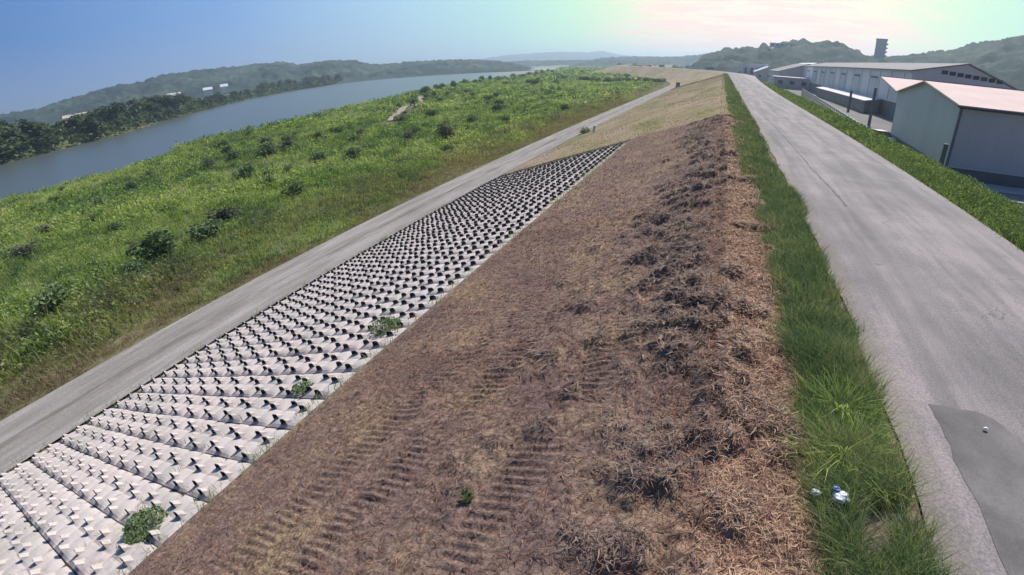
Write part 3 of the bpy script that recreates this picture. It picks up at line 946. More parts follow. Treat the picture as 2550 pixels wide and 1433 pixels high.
def flood_scatter(n, d0, d1, amin, amax, h0, h1, nb_, w_):
    """weeds spread over the floodplain between distances d0 and d1 of the camera"""
    a = R(1) * rng.uniform(amin, amax, n); d = np.sqrt(rng.uniform(d0 ** 2, d1 ** 2, n))
    x = d * np.sin(a); y = d * np.cos(a)
    k = (x < -23.3 + bend(y) - 0.5 * rng.uniform(0, 1, n)) & (x > bankx(y) + 1.0)
    # the trodden path and small gaps
    k &= ~((np.abs((x + 67) + (y - 87) * -(-110 + 67) / (164 - 87)) < 2.6 + 0 * y) & (y > 78) & (y < 170))
    x, y = x[k], y[k]; n = len(x)
    f = fbm(x * 0.09, y * 0.09, 4, 91)
    H = (h0 + (h1 - h0) * rng.uniform(0, 1, n) ** 1.5) * (0.45 + 1.2 * f)
    tr = np.clip((-23 + bend(y) - x) / 7, 0.3, 1)         # lower beside the track
    H = H * tr
    P = np.stack([x, y, zflood(x - bend(y), y) - 0.03], 1)
    T = rng.uniform(0, 1, n) * 0.5 + 0.5 * fbm(x * 0.4, y * 0.4, 3, 93)
    out = [tuft_fan(P, H, nb_, w_, T)]
    # leafy mounds among the reeds
    k = vnoise(x * 0.35, y * 0.35, 55) + 0.3 * rng.uniform(0, 1, n) > 0.45
    Q = np.repeat(P[k], 9, 0); h = np.repeat(H[k], 9); q = len(Q)
    Q = Q + np.stack([rng.normal(0, 0.42, q) * h, rng.normal(0, 0.42, q) * h, rng.uniform(0.1, 0.85, q) * h], 1)
    out.append(leaves(Q, h * w_ * 1.6 * rng.uniform(0.6, 1.4, q), np.clip(np.repeat(T[k], 9) + rng.normal(0, .15, q), 0, 1), 0.7))
    return out


parts = (flood_scatter(30000, 20, 60, -112, -20, 0.30, 0.95, 6, 0.07) + flood_scatter(42000, 55, 130, -95, -8, 0.4, 1.1, 5, 0.10)
         + flood_scatter(30000, 120, 300, -75, -3, 0.6, 1.5, 4, 0.16) + flood_scatter(14000, 280, 900, -40, -2, 1.0, 2.2, 4, 0.34))
n = 20000
y = rng.uniform(-6, 1, n) + 160 * rng.uniform(0, 1, n) ** 1.3; x = -23.35 - 11 * rng.uniform(0, 1, n) ** 1.4
x = x + 0.5 * (fbm(y * 0.5, y * 0, 3, 3) - 0.5)
P = np.stack([x, y, zflood(x, y) - 0.02], 1)
parts.append(tuft_fan(P, (0.10 + 0.7 * fbm(x * 0.25, y * 0.25, 3, 96) * rng.uniform(0.2, 1, n)) * np.clip((-23.2 - x) / 1.5, 0.45, 1), 7, 0.11, rng.uniform(0, 1, n)))
stuff('floodplain_vegetation', parts, M_reed, 'dense green weeds and reeds covering the flat ground by the river', 'weeds')

# joints of the blocks hold weeds
n = 900
c = rng.integers(0, NCOL + 1, n); r = rng.integers(0, 37, n)
x = -19.27 + c * 1.12 + rng.normal(0, 0.05, n); y = Y0B + r * BL + rng.uniform(0, 1, n) * BL
P = np.stack([x, y, zlevee(x) + 0.02], 1)
pp = [tuft_fan(P, rng.uniform(0.05, 0.16, n), 5, 0.09, rng.uniform(0.3, 1, n), 0.5)]
n = 700
y = rng.uniform(-1, 39, n); x = np.where(rng.uniform(0, 1, n) < 0.5, -19.35, -6.95) + rng.normal(0, 0.10, n)
P = np.stack([x, y, zlevee(x) + 0.01], 1)
pp.append(tuft_fan(P, rng.uniform(0.08, 0.3, n), 7, 0.07, rng.uniform(0.2, 1, n), 0.5))
stuff('joint_weeds', pp, M_verge, 'small weeds sprouting from the joints between the concrete blocks', 'weeds')


# single weed clumps that stand out
def weed_clump(name, x, y, z, r, h, n, mat, label, flat=0.3, ls=0.04, group=None, cat='weed clump'):
    a = rng.uniform(0, 6.28, n); q = np.sqrt(rng.uniform(0, 1, n)) * r
    P = np.stack([q * np.cos(a), q * np.sin(a), rng.uniform(0.0, 1, n) * h * (1 - (q / r) ** 2 * 0.7)], 1)
    v1 = leaves(P, ls * rng.uniform(0.6, 1.4, n), rng.uniform(0, 1, n), flat)
    nb2 = n // 3
    a = rng.uniform(0, 6.28, nb2); q = np.sqrt(rng.uniform(0, 1, nb2)) * r * 0.8
    v2 = blades(np.stack([q * np.cos(a), q * np.sin(a), np.zeros(nb2)], 1), h * rng.uniform(0.6, 1.4, nb2), np.full(nb2, ls * 0.35), rng.uniform(0, 6.28, nb2), rng.uniform(0.2, 1.0, nb2), rng.uniform(0.3, 1, nb2), 3)
    V = np.concatenate([v1[0], v2[0]]); F = np.concatenate([v1[1], v2[1] + len(v1[0])]); T = np.concatenate([v1[2], v2[2]])
    o = link(name, npmesh(name, V, F, False, T), mat, None, (x, y, z))
    return tag(o, label, cat, group)


def on_slope(x): return float(zlevee(x))


weed_clump('weed_clump', -7.9, 1.25, on_slope(-7.9) + 0.05, 0.42, 0.28, 600, M_bush, 'largest rounded green weed clump growing through the pale blocks near the mulched edge')
weed_clump('weed_clump', -7.75, 8.6, on_slope(-7.75) + 0.05, 0.5, 0.3, 420, M_bush, 'dark green weed clump halfway along the upper edge of the block facing')
weed_clump('weed_clump', -8.2, 5.7, on_slope(-8.2) + 0.05, 0.28, 0.16, 220, M_bush, 'small olive weed patch between two blocks near the upper edge of the facing')
weed_clump('grass_tuft', -2.15, 3.2, on_slope(-2.15) + 0.10, 0.09, 0.16, 36, M_verge, 'single fresh green grass tuft sprouting from the raked hay', cat='grass tuft')
# bright coarse grass tuft on the verge, next to the litter
def tuft_object(name, x, y, n, r, h, label):
    a = rng.uniform(0, 6.28, n); q = np.abs(rng.normal(0, r * 0.45, n))
    P = np.stack([q * np.cos(a), q * np.sin(a), np.zeros(n)], 1)
    v = blades(P, rng.uniform(0.5, 1.1, n) * h, rng.uniform(0.008, 0.016, n), a + rng.normal(0, 0.5, n), rng.uniform(0.4, 1.25, n), rng.uniform(0.45, 1, n), 5)
    return tag(link(name, npmesh(name, *v[:2], False, v[2]), M_bright, None, (x, y, 0.03)), label, 'grass tuft')


M_bright = leafmat('bright_blades', [(0.3, (0.12, 0.20, 0.03)), (0.6, (0.25, 0.38, 0.05)), (0.9, (0.50, 0.58, 0.20))], big=0.5, small=3, tintw=0.8, trans=0.5)
tuft_object('grass_tuft', 2.1, 5.35, 260, 0.6, 0.50, 'bright green grass tuft arching over the verge beside the asphalt, farther of two')
tuft_object('grass_tuft', 2.0, 4.5, 320, 0.7, 0.50, 'bright green grass tuft arching over the verge just behind the white plastic litter')


# ------------------------------------------------------------------ shrubs of the floodplain
def shrub_variant(seed, n=700, kind=0):
    global rng
    keep = rng; rng = np.random.default_rng(seed)
    # lobes around the centre
    L = []
    for i in range(7):
        a = rng.uniform(0, 6.28); q = rng.uniform(0, 0.55)
        L.append((q * math.cos(a), q * math.sin(a), rng.uniform(0.35, 0.75), rng.uniform(0.28, 0.46)))
    P = []
    for i in range(n):
        l = L[rng.integers(0, 7)]
        d = rng.normal(0, 1, 3); d /= np.linalg.norm(d); q = l[3] * rng.uniform(0.5, 1.05) ** 0.5
        P.append((l[0] + d[0] * q, l[1] + d[1] * q, max(0.02, l[2] + d[2] * q * 0.9)))
    v = leaves(np.array(P), 0.07 * rng.uniform(0.6, 1.5, n), rng.uniform(0, 1, n), 0.3)
    me = npmesh('foliage', v[0], v[1], False, v[2]); me.materials.append(M_bushg if kind else M_bush)
    st = MB()
    for l in L[:5]:
        st.tube((0, 0, -0.05), (l[0] * 0.7, l[1] * 0.7, l[2]), 0.03, 0.012, 5)
    ms = bpy.data.meshes.new('stem'); ms.from_pydata(st.v, [], st.f); ms.materials.append(M_trunk)
    rng = keep
    return me, ms


SV = [shrub_variant(100 + i) for i in range(4)] + [shrub_variant(200 + i, kind=1) for i in range(2)]


def shrub(x, y, w_, h, v, label, group=None, name='shrub'):
    z = float(zflood(np.array([x - float(bend(y))]), np.array([y]))[0]) - 0.05
    e = empty(name, (x, y, z), random.uniform(0, 6.28))
    me, ms = SV[v]
    sq = random.uniform(0.75, 1.4)
    for nm, mm in (('foliage', me), ('stem', ms)):
        o = link(nm, mm, None, e); o.scale = (w_ * sq, w_ / sq, h)
    return tag(e, label, 'shrub', group)


shrub(-39.2, 63.5, 2.2, 2.6, 4, 'large isolated grey purple bush standing in bright green weeds in mid floodplain', name='shrub')
shrub(-61.5, 83.5, 3.4, 2.2, 0, 'broad dark green bush beside the trodden earth path across the floodplain')
shrub(-64.0, 50.0, 3.0, 2.3, 1, 'wide blue green bush heading the cluster nearest the river bend')
shrub(-36.6, 20.5, 2.6, 1.5, 2, 'widest low dark bush in the weeds nearest the gravel track bend')
GS = 'shrubs scattered over the floodplain'
spots = [(-76.5, 59.1), (-65.1, 55.0), (-39.0, 24.2), (-34.5, 12.9), (-35.5, 72.6), (-58.1, 65.7), (-80.4, 213.9), (-78.1, 233.2), (-78.6, 183.7), (-103.1, 228.2),
         (-115.3, 186.3), (-136.2, 180.4), (-147.0, 211.1), (-181.5, 388.4), (-99.1, 148.9), (-64.1, 97.4), (-58.9, 78.3), (-67.6, 70.7), (-62.6, 58.3),
         (-77.7, 67.2), (-108.9, 35.8), (-105.6, 50.1), (-124.4, 79.2), (-120.6, 70.5), (-85.1, 56.0), (-45.5, 49.3), (-50.2, 47.7), (-32.8, 53.6), (-35.8, 15.8),
         (-33.9, 7.3), (-52.5, 10.8), (-63.1, 22.5), (-70.2, 30.1), (-53.0, 37.4), (-54.6, 115.4), (-49.0, 103.3), (-61.8, 125.6), (-92.2, 233.7), (-79.4, 286.0), (-57.8, 312.2),
         (-72.0, 61.5), (-69.0, 66.0), (-74.5, 64.0), (-80.0, 62.0), (-56.0, 61.0), (-68.0, 46.0), (-131, 128), (-125, 105), (-128, 92)]
for i in range(130):
    y = random.uniform(8, 190) ; x = random.uniform(-120, -29 - 0.02 * y)
    if x > float(bankx(y)) + 6: spots.append((x + 0.0, y))
random.seed(12)
spots = [p for p in spots if p[0] > float(bankx(p[1])) + 3]
for i, (x, y) in enumerate(spots):
    d = math.hypot(x, y)
    s = random.uniform(0.8, 1.5) * (1 + d / 260) * (1 if i < 49 else random.uniform(0.45, 0.8))
    shrub(x, y, s * 1.3, s * random.uniform(0.7, 1.2), random.choice((0, 1, 2, 3, 3, 5)), 'dark green bush rising from the weeds of the floodplain', GS)
# rows of trees at the back of the floodplain and by the river
for i in range(34):
    t = i / 33
    x = -76 + 44 * t + random.uniform(-3, 3); y = 268 + 10 * t + random.uniform(-4, 4)
    shrub(x, y, random.uniform(2.2, 3.4), random.uniform(1.8, 2.8), random.choice((0, 1, 2, 3)), 'dark bush in the hedge row crossing the back of the floodplain', 'hedge row bushes behind the green field')
for i in range(26):
    y = 170 + 330 * (i / 26) + random.uniform(-6, 6)
    x = float(bankx(y)) + random.uniform(3, 14)
    shrub(x, y, random.uniform(2.4, 4.0), random.uniform(2, 3.6), random.choice((0, 1, 2, 3)), 'dark bush on the near edge of the river, far along the bank', 'bushes along the near river edge')


# ------------------------------------------------------------------ trees
def tree_variant(seed, n=520, H=1.0):
    global rng
    keep = rng; rng = np.random.default_rng(seed)
    L = []
    for i in range(11):
        a = rng.uniform(0, 6.28); hz = rng.uniform(0.20, 0.90); q = rng.uniform(0.05, 0.30) * (1.25 - hz)
        L.append((q * math.cos(a) * 1.3, q * math.sin(a) * 1.3, hz, rng.uniform(0.12, 0.21)))
    P = []; T = []
    for i in range(n):
        j = rng.integers(0, 11); l = L[j]
        d = rng.normal(0, 1, 3); d /= np.linalg.norm(d); q = l[3] * rng.uniform(0.3, 1.1) ** 0.5
        P.append((l[0] + d[0] * q, l[1] + d[1] * q, max(0.06, l[2] + d[2] * q * 0.8))); T.append((j % 5) / 5 + rng.uniform(0, 0.3))
    v = leaves(np.array(P), 0.055 * rng.uniform(0.6, 1.5, n), np.array(T), 0.4)
    me = npmesh('crown', v[0], v[1], False, v[2]); me.materials.append(M_tree)
    st = MB(); st.tube((0, 0, -0.05), (0.01, 0, 0.45), 0.028, 0.016, 6)
    for l in L[:6]:
        st.tube((0, 0, 0.22 + 0.2 * rng.uniform(0, 1)), (l[0] * 0.8, l[1] * 0.8, l[2]), 0.012, 0.005, 5)
    ms = bpy.data.meshes.new('trunk'); ms.from_pydata(st.v, [], st.f); ms.materials.append(M_trunk)
    rng = keep
    return me, ms


TV = [tree_variant(300 + i) for i in range(6)]


def tree(x, y, z, h, wd, label, group):
    e = empty('broadleaf_tree', (x, y, z), random.uniform(0, 6.28))
    me, ms = random.choice(TV)
    for nm, mm in (('crown', me), ('trunk', ms)):
        o = link(nm, mm, None, e); o.scale = (wd, wd, h)
    return tag(e, label, 'tree', group)


TG = 'trees in the belt along the far river bank'
for i in range(200):
    y = (-45 + 300 * (i / 130) if i < 130 else 255 + 500 * ((i - 130) / 70)) + random.uniform(-4, 4)
    row = random.random() ** 1.3
    x = float(farbankx(y)) - 3 - row * (46 if y < 200 else 22)
    h = random.uniform(8, 12.5) * (0.6 if 200 < y < 330 else 1.0)
    tree(x, y, -6.6 + row * 1.5, h, h * random.uniform(1.2, 1.6), 'dark green tree in the dense belt on the far river bank', TG)
n = 26000
y = -60 + 900 * rng.uniform(0, 1, n) ** 1.3
q = rng.uniform(0, 1, n)
x = farbankx(y) - 0.5 - q ** 1.4 * 60
hh = (1.5 + 5.5 * fbm(x * 0.06, y * 0.06, 3, 19)) * np.clip(0.35 + q * 3, 0, 1) * np.where((y > 200) & (y < 330), 0.55, 1)
P = np.stack([x, y, -7.6 + 2.2 * np.clip(q * 4, 0, 1) + hh * rng.uniform(0, 1, n) ** 0.7], 1)
stuff('bank_thicket', [leaves(P, rng.uniform(0.5, 1.2, n) * (1 + y.clip(0) / 500), rng.uniform(0, 1, n), 0.4)], M_tree, 'dark green thicket lining the far river bank down to the water', 'thicket')
for i in range(60):
    y = 700 + 1100 * (i / 60) + random.uniform(-9, 9)
    x = float(farbankx(y)) - 6 - random.random() * 30
    h = random.uniform(10, 16)
    tree(x, y, -6.5, h, h * 1.7, 'small dark tree where the far bank runs out of sight upstream', 'trees on the distant upstream far bank')
for i in range(26):
    az = R(-12 + 12 * i / 26 + random.uniform(-.3, .3)); d = random.uniform(560, 900)
    h = random.uniform(6, 11)
    tree(d * math.sin(az), d * math.cos(az), -8, h, h * 1.5, 'hazy tree beyond the floodplain, in front of the distant hills', 'trees beyond the floodplain')

# ------------------------------------------------------------------ buildings
def house(x, y, w_, d, h, rise, rz, z, wall, roof, label, win=2, name='house', door=True):
    e = empty(name, (x, y, z), rz)
    m = MB(); m.prism([(-w_ / 2, 0), (w_ / 2, 0), (w_ / 2, h), (0, h + rise), (-w_ / 2, h)], 'y', -d / 2, d / 2); m.build('wall', wall, e)
    ov = 0.4
    m = MB(); s = rise / (w_ / 2)
    m.prism([(-w_ / 2 - ov, h - ov * s + 0.03), (0, h + rise + 0.03), (w_ / 2 + ov, h - ov * s + 0.03), (w_ / 2 + ov, h - ov * s + 0.28), (0, h + rise + 0.3), (-w_ / 2 - ov, h - ov * s + 0.28)], 'y', -d / 2 - ov, d / 2 + ov)
    m.build('roof', roof, e)
    for k in range(win):
        t = (k + 0.5) / win
        f = MB().box(-w_ / 2 - 0.05, -w_ / 2 + 0.02, -d / 2 + d * t - 0.7, -d / 2 + d * t + 0.7, h * 0.45, h * 0.45 + 1.2).build('window', M_glass, e)
        f2 = MB().box(-w_ / 2 + w_ * t - 0.6, -w_ / 2 + w_ * t + 0.6, -d / 2 - 0.05, -d / 2 + 0.02, h * 0.45, h * 0.45 + 1.2).build('window', M_glass, e)
    if door:
        MB().box(w_ * 0.1, w_ * 0.1 + 1.0, -d / 2 - 0.04, -d / 2 + 0.02, 0, 2.1).build('door', M_skirt, e)
    return tag(e, label, 'house' if name == 'house' else 'shed')


# front grey shed with double gabled roof; walls turned a little from the levee
def front_shed():
    e = empty('metal_shed', (21.1, 48.0, -4.0), 0)
    zE, zP = 6.25, 7.9
    Ln = 40.0
    y1, y2 = 24.5, 49.0
    dx = 2.4 / 24.5
    sk = lambda y: y * dx
    # wall shell: near long wall, gable end towards the levee, second gable beyond
    poly = [(0, 0.0), (0, zE), (y1 / 2, zP), (y1, zE), (y1, 0.0)]
    vs = [(sk(p[0]), p[0], p[1]) for p in poly] + [(Ln + sk(p[0]), p[0], p[1]) for p in poly]
    n = len(poly)
    fs = [tuple(range(n))[::-1], tuple(range(n, 2 * n))] + [(i, (i + 1) % n, n + (i + 1) % n, n + i) for i in range(n)]
    MB().add(vs, fs).build('wall', M_wallgrey, e)
    # ribs of the sheeting on both visible faces
    m = MB()
    for k in range(0, 80):
        m.box(0.3 + k * 0.5, 0.34 + k * 0.5, -0.012, 0.0, 0.9, zE - 0.05)
    for k in range(0, 48):
        yy = 0.3 + k * 0.5
        zt = zE + (zP - zE) * (1 - abs(yy - y1 / 2) / (y1 / 2)) - 0.08
        m.box(sk(yy) - 0.012, sk(yy) + 0.0, yy, yy + 0.04, 0.9, zt)
    m.build('cladding', M_wallgrey, e)
    m = MB(); m.box(-0.12, Ln, -0.14, -0.002, 0.0, 1.0); m.prism([(-0.14, -0.14), (-0.002, -0.14), (sk(y1) - 0.002, y1), (sk(y1) - 0.14, y1)], 'z', 0, 0.9)
    m.build('base_skirt', M_skirt, e)
    MB().box(-0.02, Ln, -0.16, -0.12, 1.0, 1.12).build('drip_rail', M_wallgrey2, e)
    MB().prism([(-0.09, -0.09), (0.1, -0.09), (0.1, 0.0), (0, 0.1), (-0.09, 0.1)], 'z', 0.9, zE - 0.02).build('corner_trim', M_skirt, e)
    for k, (a, b_) in enumerate(((0, y1), (y1, y2))):
        ov = 0.35
        mid = (a + b_) / 2
        sl = (zP - zE) / (mid - a)
        for nm, (pa, pb, za, zb) in (('roof', (a - (ov if k == 0 else 0), mid, zE - (ov * sl if k == 0 else 0), zP)), ('roof', (mid, b_, zP, zE)))[:2 - k]:
            vs = []
            for xx in (-ov, Ln + ov):
                vs += [(xx + sk(pa), pa, za + 0.04), (xx + sk(pb), pb, zb + 0.04), (xx + sk(pb), pb, zb + 0.16), (xx + sk(pa), pa, za + 0.16)]
            MB().add(vs, [(0, 1, 2, 3), (4, 7, 6, 5), (0, 4, 5, 1), (1, 5, 6, 2), (2, 6, 7, 3), (3, 7, 4, 0)]).build(nm, M_roofpink, e)
        # dark ridge cap
        m = MB(); m.tube((-ov + sk(mid), mid, zP + 0.17), (Ln + ov + sk(mid), mid, zP + 0.17), 0.10, 0.10, 6); m.build('ridge_cap', M_skirt, e)
    MB().tube((-0.35, -0.42, zE - 0.08), (Ln + .3, -0.42, zE - 0.08), 0.11, 0.11, 6).build('gutter', M_dark, e)
    # verge boards on the gable end
    m = MB()
    for (pa, pb) in (((-0.3, zE - .05), (y1 / 2, zP)), ((y1 / 2, zP), (y1, zE)), ((y1, zE), ((y1 + y2) / 2, zP))):
        m.tube((sk(pa[0]) - 0.37, pa[0], pa[1] + 0.05), (sk(pb[0]) - 0.37, pb[0], pb[1] + 0.05), 0.09, 0.09, 5)
    m.build('verge_board', M_dark, e)
    for xx in (14, 24, 34):
        MB().tube((xx + sk(y2 * .74), (y1 + y2) / 2 - .3, 0), (xx + sk(y2 * .74), (y1 + y2) / 2 - .3, zP), 0.12, 0.12, 8).build('canopy_post', M_post, e)
    return tag(e, 'grey metal shed nearest the road with pale pinkish double gabled roof', 'shed')


front_shed()


def factory():
    x0, x1, ya, yb_ = 35.5, 54.5, 104.0, 240.0
    h, rise, hr = 9.6, 2.0, 8.0
    e = empty('factory_building', ((x0 + x1) / 2, ya, -4.0), 0)
    W2 = (x1 - x0) / 2; Ln = yb_ - ya
    MB().prism([(-W2, 0), (W2, 0), (W2, hr), (0, h + rise), (-W2, h)], 'y', 0, Ln).build('wall', M_wallgrey2, e)
    ov = 0.5
    for sg, he in ((-1, h), (1, hr)):
        s = (h + rise - he) / W2
        MB().prism([(0, h + rise + .05), (sg * (W2 + ov), he - ov * s + .05), (sg * (W2 + ov), he - ov * s + .25), (0, h + rise + .25)], 'y', -ov, Ln + ov).build('roof', M_roofmauve, e)
    MB().box(-W2 - .08, W2 + .08, -.08, Ln, 0, 3.3).build('base_skirt', M_skirt, e)
    MB().box(-W2 - .14, -W2, -.1, Ln, 3.3, 3.5).build('drip_rail', M_wallgrey2, e)
    # strip of gable windows, following the roof pitch downwards
    for k in range(8):
        cx = -W2 * 0.40 + k * W2 * 0.15
        MB().box(cx - 0.56, cx + 0.56, -0.06, 0.0, h - 0.05 - 0.10 * k, h + 0.65 - 0.10 * k).build('window', M_dark, e)
    # wall panels and pilasters of the long side
    for k in range(17):
        yy = 4 + k * 8
        MB().box(-W2 - .12, -W2, yy - .15, yy + .15, 3.5, h - .2).build('pilaster', M_wallgrey, e)
        if k % 2 == 0 and k < 16:
            d = MB().box(-W2 - .10, -W2 - .0, yy + 1.6, yy + 6.4, 3.5, 7.6).build('shutter', M_wallgrey, e)
            MB().box(-W2 - .22, -W2 - .1, yy + 1.4, yy + 6.6, 7.6, 8.0).build('canopy', M_skirt, d)
    MB().box(-W2 - .45, -W2 - .25, -.3, Ln, h - .28, h - .1).build('gutter', M_wallpurple, e)
    return tag(e, 'long grey factory hall with low pitched mauve roof and a strip of gable windows', 'factory')


factory()
# lower dark annexe along the factory's foot and works yard wall
e = empty('annexe', (33.2, 118, -4.0)); tag(e, 'low dark grey lean-to along the foot of the factory hall', 'annexe')
MB().prism([(-1.6, 0), (1.6, 0), (1.6, 3.2), (-1.6, 2.6)], 'y', 0, 60).build('wall', M_skirt, e)
MB().prism([(-1.9, 2.62), (1.6, 3.3), (1.6, 3.42), (-1.9, 2.74)], 'y', -.2, 60.2).build('roof', M_wallpurple, e)

sheds = [(38, 262, 26, 46, 6.5, 4.0, 'mauve grey shed standing behind the far end of the factory hall', M_wallpurple, M_roofmauve),
         (52, 330, 24, 60, 8.5, 3.6, 'tall blue grey shed under the wooded slope, second beyond the factory', M_wallgrey, M_wallgrey),
         (27, 330, 15, 40, 5.0, 3.2, 'low grey shed with a broad roof beside the far bend of the road', M_wallpurple, M_wallpurple),
         (24, 400, 20, 30, 5.5, 3.2, 'farthest grey shed beyond the bend of the road', M_wallgrey, M_roofmauve),
         (75, 300, 26, 60, 8.0, 4.5, 'wide mauve roofed shed showing above the factory ridge', M_wallpurple, M_roofmauve)]
for (x, y, w_, d, h, rise, lab, wm, rm) in sheds:
    house(x, y, w_, d, h, rise, 0, -4, wm, rm, lab, 3, 'storage_shed')
# pale flat roofs
def flat_block(name, x, y, z, w_, d, h, wall, roof, label, cat, win=3, rz=0):
    e = empty(name, (x, y, z), rz)
    MB().box(-w_ / 2, w_ / 2, -d / 2, d / 2, 0, h).build('wall', wall, e)
    MB().box(-w_ / 2 - .3, w_ / 2 + .3, -d / 2 - .3, d / 2 + .3, h, h + .35).build('roof', roof, e)
    for k in range(win):
        t = (k + .5) / win
        MB().box(-w_ / 2 + w_ * t - w_ * .2 / win, -w_ / 2 + w_ * t + w_ * .2 / win, -d / 2 - .05, -d / 2 + .02, h * .4, h * .75).build('window', M_glass, e)
    return tag(e, label, cat)


flat_block('carport', 28.5, 222, -4, 14, 10, 4.4, M_wallpurple, M_white, 'low white roofed carport in front of the mauve sheds', 'carport', 3)
flat_block('office_building', 20, 345, -4, 16, 8, 9.4, M_wallgrey2, M_white, 'small office with a bright white roof under the wooded slope', 'office', 4, 0.2)
flat_block('hilltop_building', 50, 477, 21.5, 20, 8, 3.4, M_white, M_white, 'long low white building high on the wooded ridge', 'building', 5)
flat_block('hillside_house', 213, 556, 29.5, 7, 6, 3.0, M_white, M_roofdark, 'tiny white house on the ridge between the tower and the high wood', 'house', 2)

# tower on the ridge
e = empty('ridge_tower', (142, 510, 12.0), -0.27); tag(e, 'tall square concrete tower block rising above the wooded ridge', 'tower')
MB().box(-4.6, 4.6, -4.6, 4.6, 0, 24.5).build('shaft', M_wallgrey2, e)
MB().box(-4.9, 5.1, -4.9, 4.9, 23.8, 25.0).build('top_slab', M_wallgrey, e)
for k in (-3.0, -1.0, 1.0, 3.0):
    MB().box(k - .3, k + .3, -4.75, -4.6, 2, 22.5).build('window', M_wallpurple, e)
for k in range(6):
    MB().box(4.6, 5.9, -2.2, 2.2, 3 + k * 3.4, 4.2 + k * 3.4).build('balcony', M_skirt, e)

# posts of the works fence beside the yard
for (x, y, h, lab) in ((18.9, 44.0, 3.25, 'thick grey post in front of the corner of the pale roofed shed'),
                       (25.7, 91.0, 6.0, 'tallest grey post, standing before the factory wall near the parked car'),
                       (28.6, 119.0, 4.4, 'grey post farther along the factory wall, third from the road end')):
    e = empty('concrete_post', (x, y, -4.0)); tag(e, lab, 'post', 'grey posts between the road and the works')
    r = 0.16 + 0.0012 * y
    MB().tube((0, 0, 0), (0, 0, h), r, r * 0.85, 10).build('shaft', M_post, e)
    MB().tube((0, 0, h), (0, 0, h + 0.12), r * 1.1, r * 0.9, 10).build('cap', M_skirt, e)

# guard rail at the foot of the landward slope
e = empty('guard_rail', (0, 0, 0)); tag(e, 'pale metal guard rail running below the road beside the factory yard', 'guard rail')
P0, P1 = Vector((16.8, 62, -1.6)), Vector((24.8, 164, -1.6))
nseg = 40
for i in range(nseg + 1):
    p = P0.lerp(P1, i / nseg)
    MB().tube((p.x, p.y, -4.0), (p.x, p.y, -1.45), 0.09, 0.09, 6).build('rail_post', M_rail, e)
d = (P1 - P0)
for z in (-1.65, -2.2):
    MB().add([(P0.x - .03, P0.y, z - .14), (P0.x + .05, P0.y, z - .14), (P0.x + .05, P0.y, z + .14), (P0.x - .03, P0.y, z + .14),
              (P1.x - .03, P1.y, z - .14), (P1.x + .05, P1.y, z - .14), (P1.x + .05, P1.y, z + .14), (P1.x - .03, P1.y, z + .14)],
             [(0, 1, 2, 3), (4, 7, 6, 5), (0, 4, 5, 1), (1, 5, 6, 2), (2, 6, 7, 3), (3, 7, 4, 0)]).build('rail_beam', M_rail, e)


# vehicles
def car(x, y, z, rz, paint, label, kind='car', L=4.2, Wd=1.7, Hh=1.45):
    e = empty('parked_car' if kind == 'car' else 'van', (x, y, z), rz)
    tag(e, label, kind)
    if kind == 'car':
        body = [(-L / 2, .28), (-L / 2 + .05, .75), (-L / 2 + .85, .88), (L / 2 - .55, .92), (L / 2 - .03, .8), (L / 2, .3)]
        cab = [(-L / 2 + .85, .88), (-L / 2 + 1.5, Hh - .05), (-L / 2 + 1.8, Hh), (L / 2 - 1.0, Hh), (L / 2 - .75, Hh - .07), (L / 2 - .35, .9)]
    else:
        body = [(-L / 2, .30), (-L / 2 + .03, .95), (L / 2 - .02, .95), (L / 2, .3)]
        cab = [(-L / 2 + .05, .95), (-L / 2 + .35, Hh - .1), (-L / 2 + .6, Hh), (L / 2 - .15, Hh), (L / 2 - .03, Hh - .12), (L / 2 - .02, .95)]
    MB().prism(body, 'y', -Wd / 2, Wd / 2).build('body', paint, e, bevel=0.04)
    g = MB().prism(cab, 'y', -Wd / 2 + .10, Wd / 2 - .10).build('cabin', M_glass, e, bevel=0.03)
    MB().prism([(cab[1][0] + .2, Hh - .02), (cab[3][0], Hh - .02), (cab[3][0], Hh + .04), (cab[1][0] + .2, Hh + .04)], 'y', -Wd / 2 + .12, Wd / 2 - .12).build('roof', paint, e)
    for sx in (-1, 1):
        for sy in (-1, 1):
            t = MB().tube((sx * (L / 2 - .75), sy * (Wd / 2 - .2), .30), (sx * (L / 2 - .75), sy * (Wd / 2 + .01), .30), .30, .30, 14).build('wheel', M_rubber, e)
            MB().tube((sx * (L / 2 - .75), sy * (Wd / 2 + .0), .30), (sx * (L / 2 - .75), sy * (Wd / 2 + .03), .30), .17, .17, 10).build('rim', M_rail, t)
    return e


M_silver = basic('silver_paint', (0.62, 0.63, 0.66), 0.3, metal=0.2, var=0.03, spec=0.8)
car(21.1, 68.3, -4.0, 1.9, M_silver, 'pale parked car half hidden by weeds between the fence posts and the grey shed')
# white van and barrier on the far bend of the levee
car(-7.2, 330, 0.06, 0.05, M_white, 'white van on the far bend of the levee at the end of the white barrier', 'van', 4.6, 1.8, 2.0)
e = empty('road_barrier', (0, 0, 0)); tag(e, 'low white barrier on the far bend of the levee beside the white van', 'barrier')
for (a, b_) in (((-10, 330), (-16, 336)), ((-16, 336), (-22.5, 342))):
    dx, dy = b_[0] - a[0], b_[1] - a[1]
    MB().prism([(a[0], a[1]), (b_[0], b_[1]), (b_[0] + .2, b_[1] + .3), (a[0] + .2, a[1] + .3)], 'z', 0.25, 1.05).build('panel', M_white, e)
    MB().prism([(a[0], a[1]), (a[0] + .4, a[1] - .05), (a[0] + .5, a[1] + .35), (a[0] + .1, a[1] + .35)], 'z', -0.1, 1.1).build('post', M_post, e)

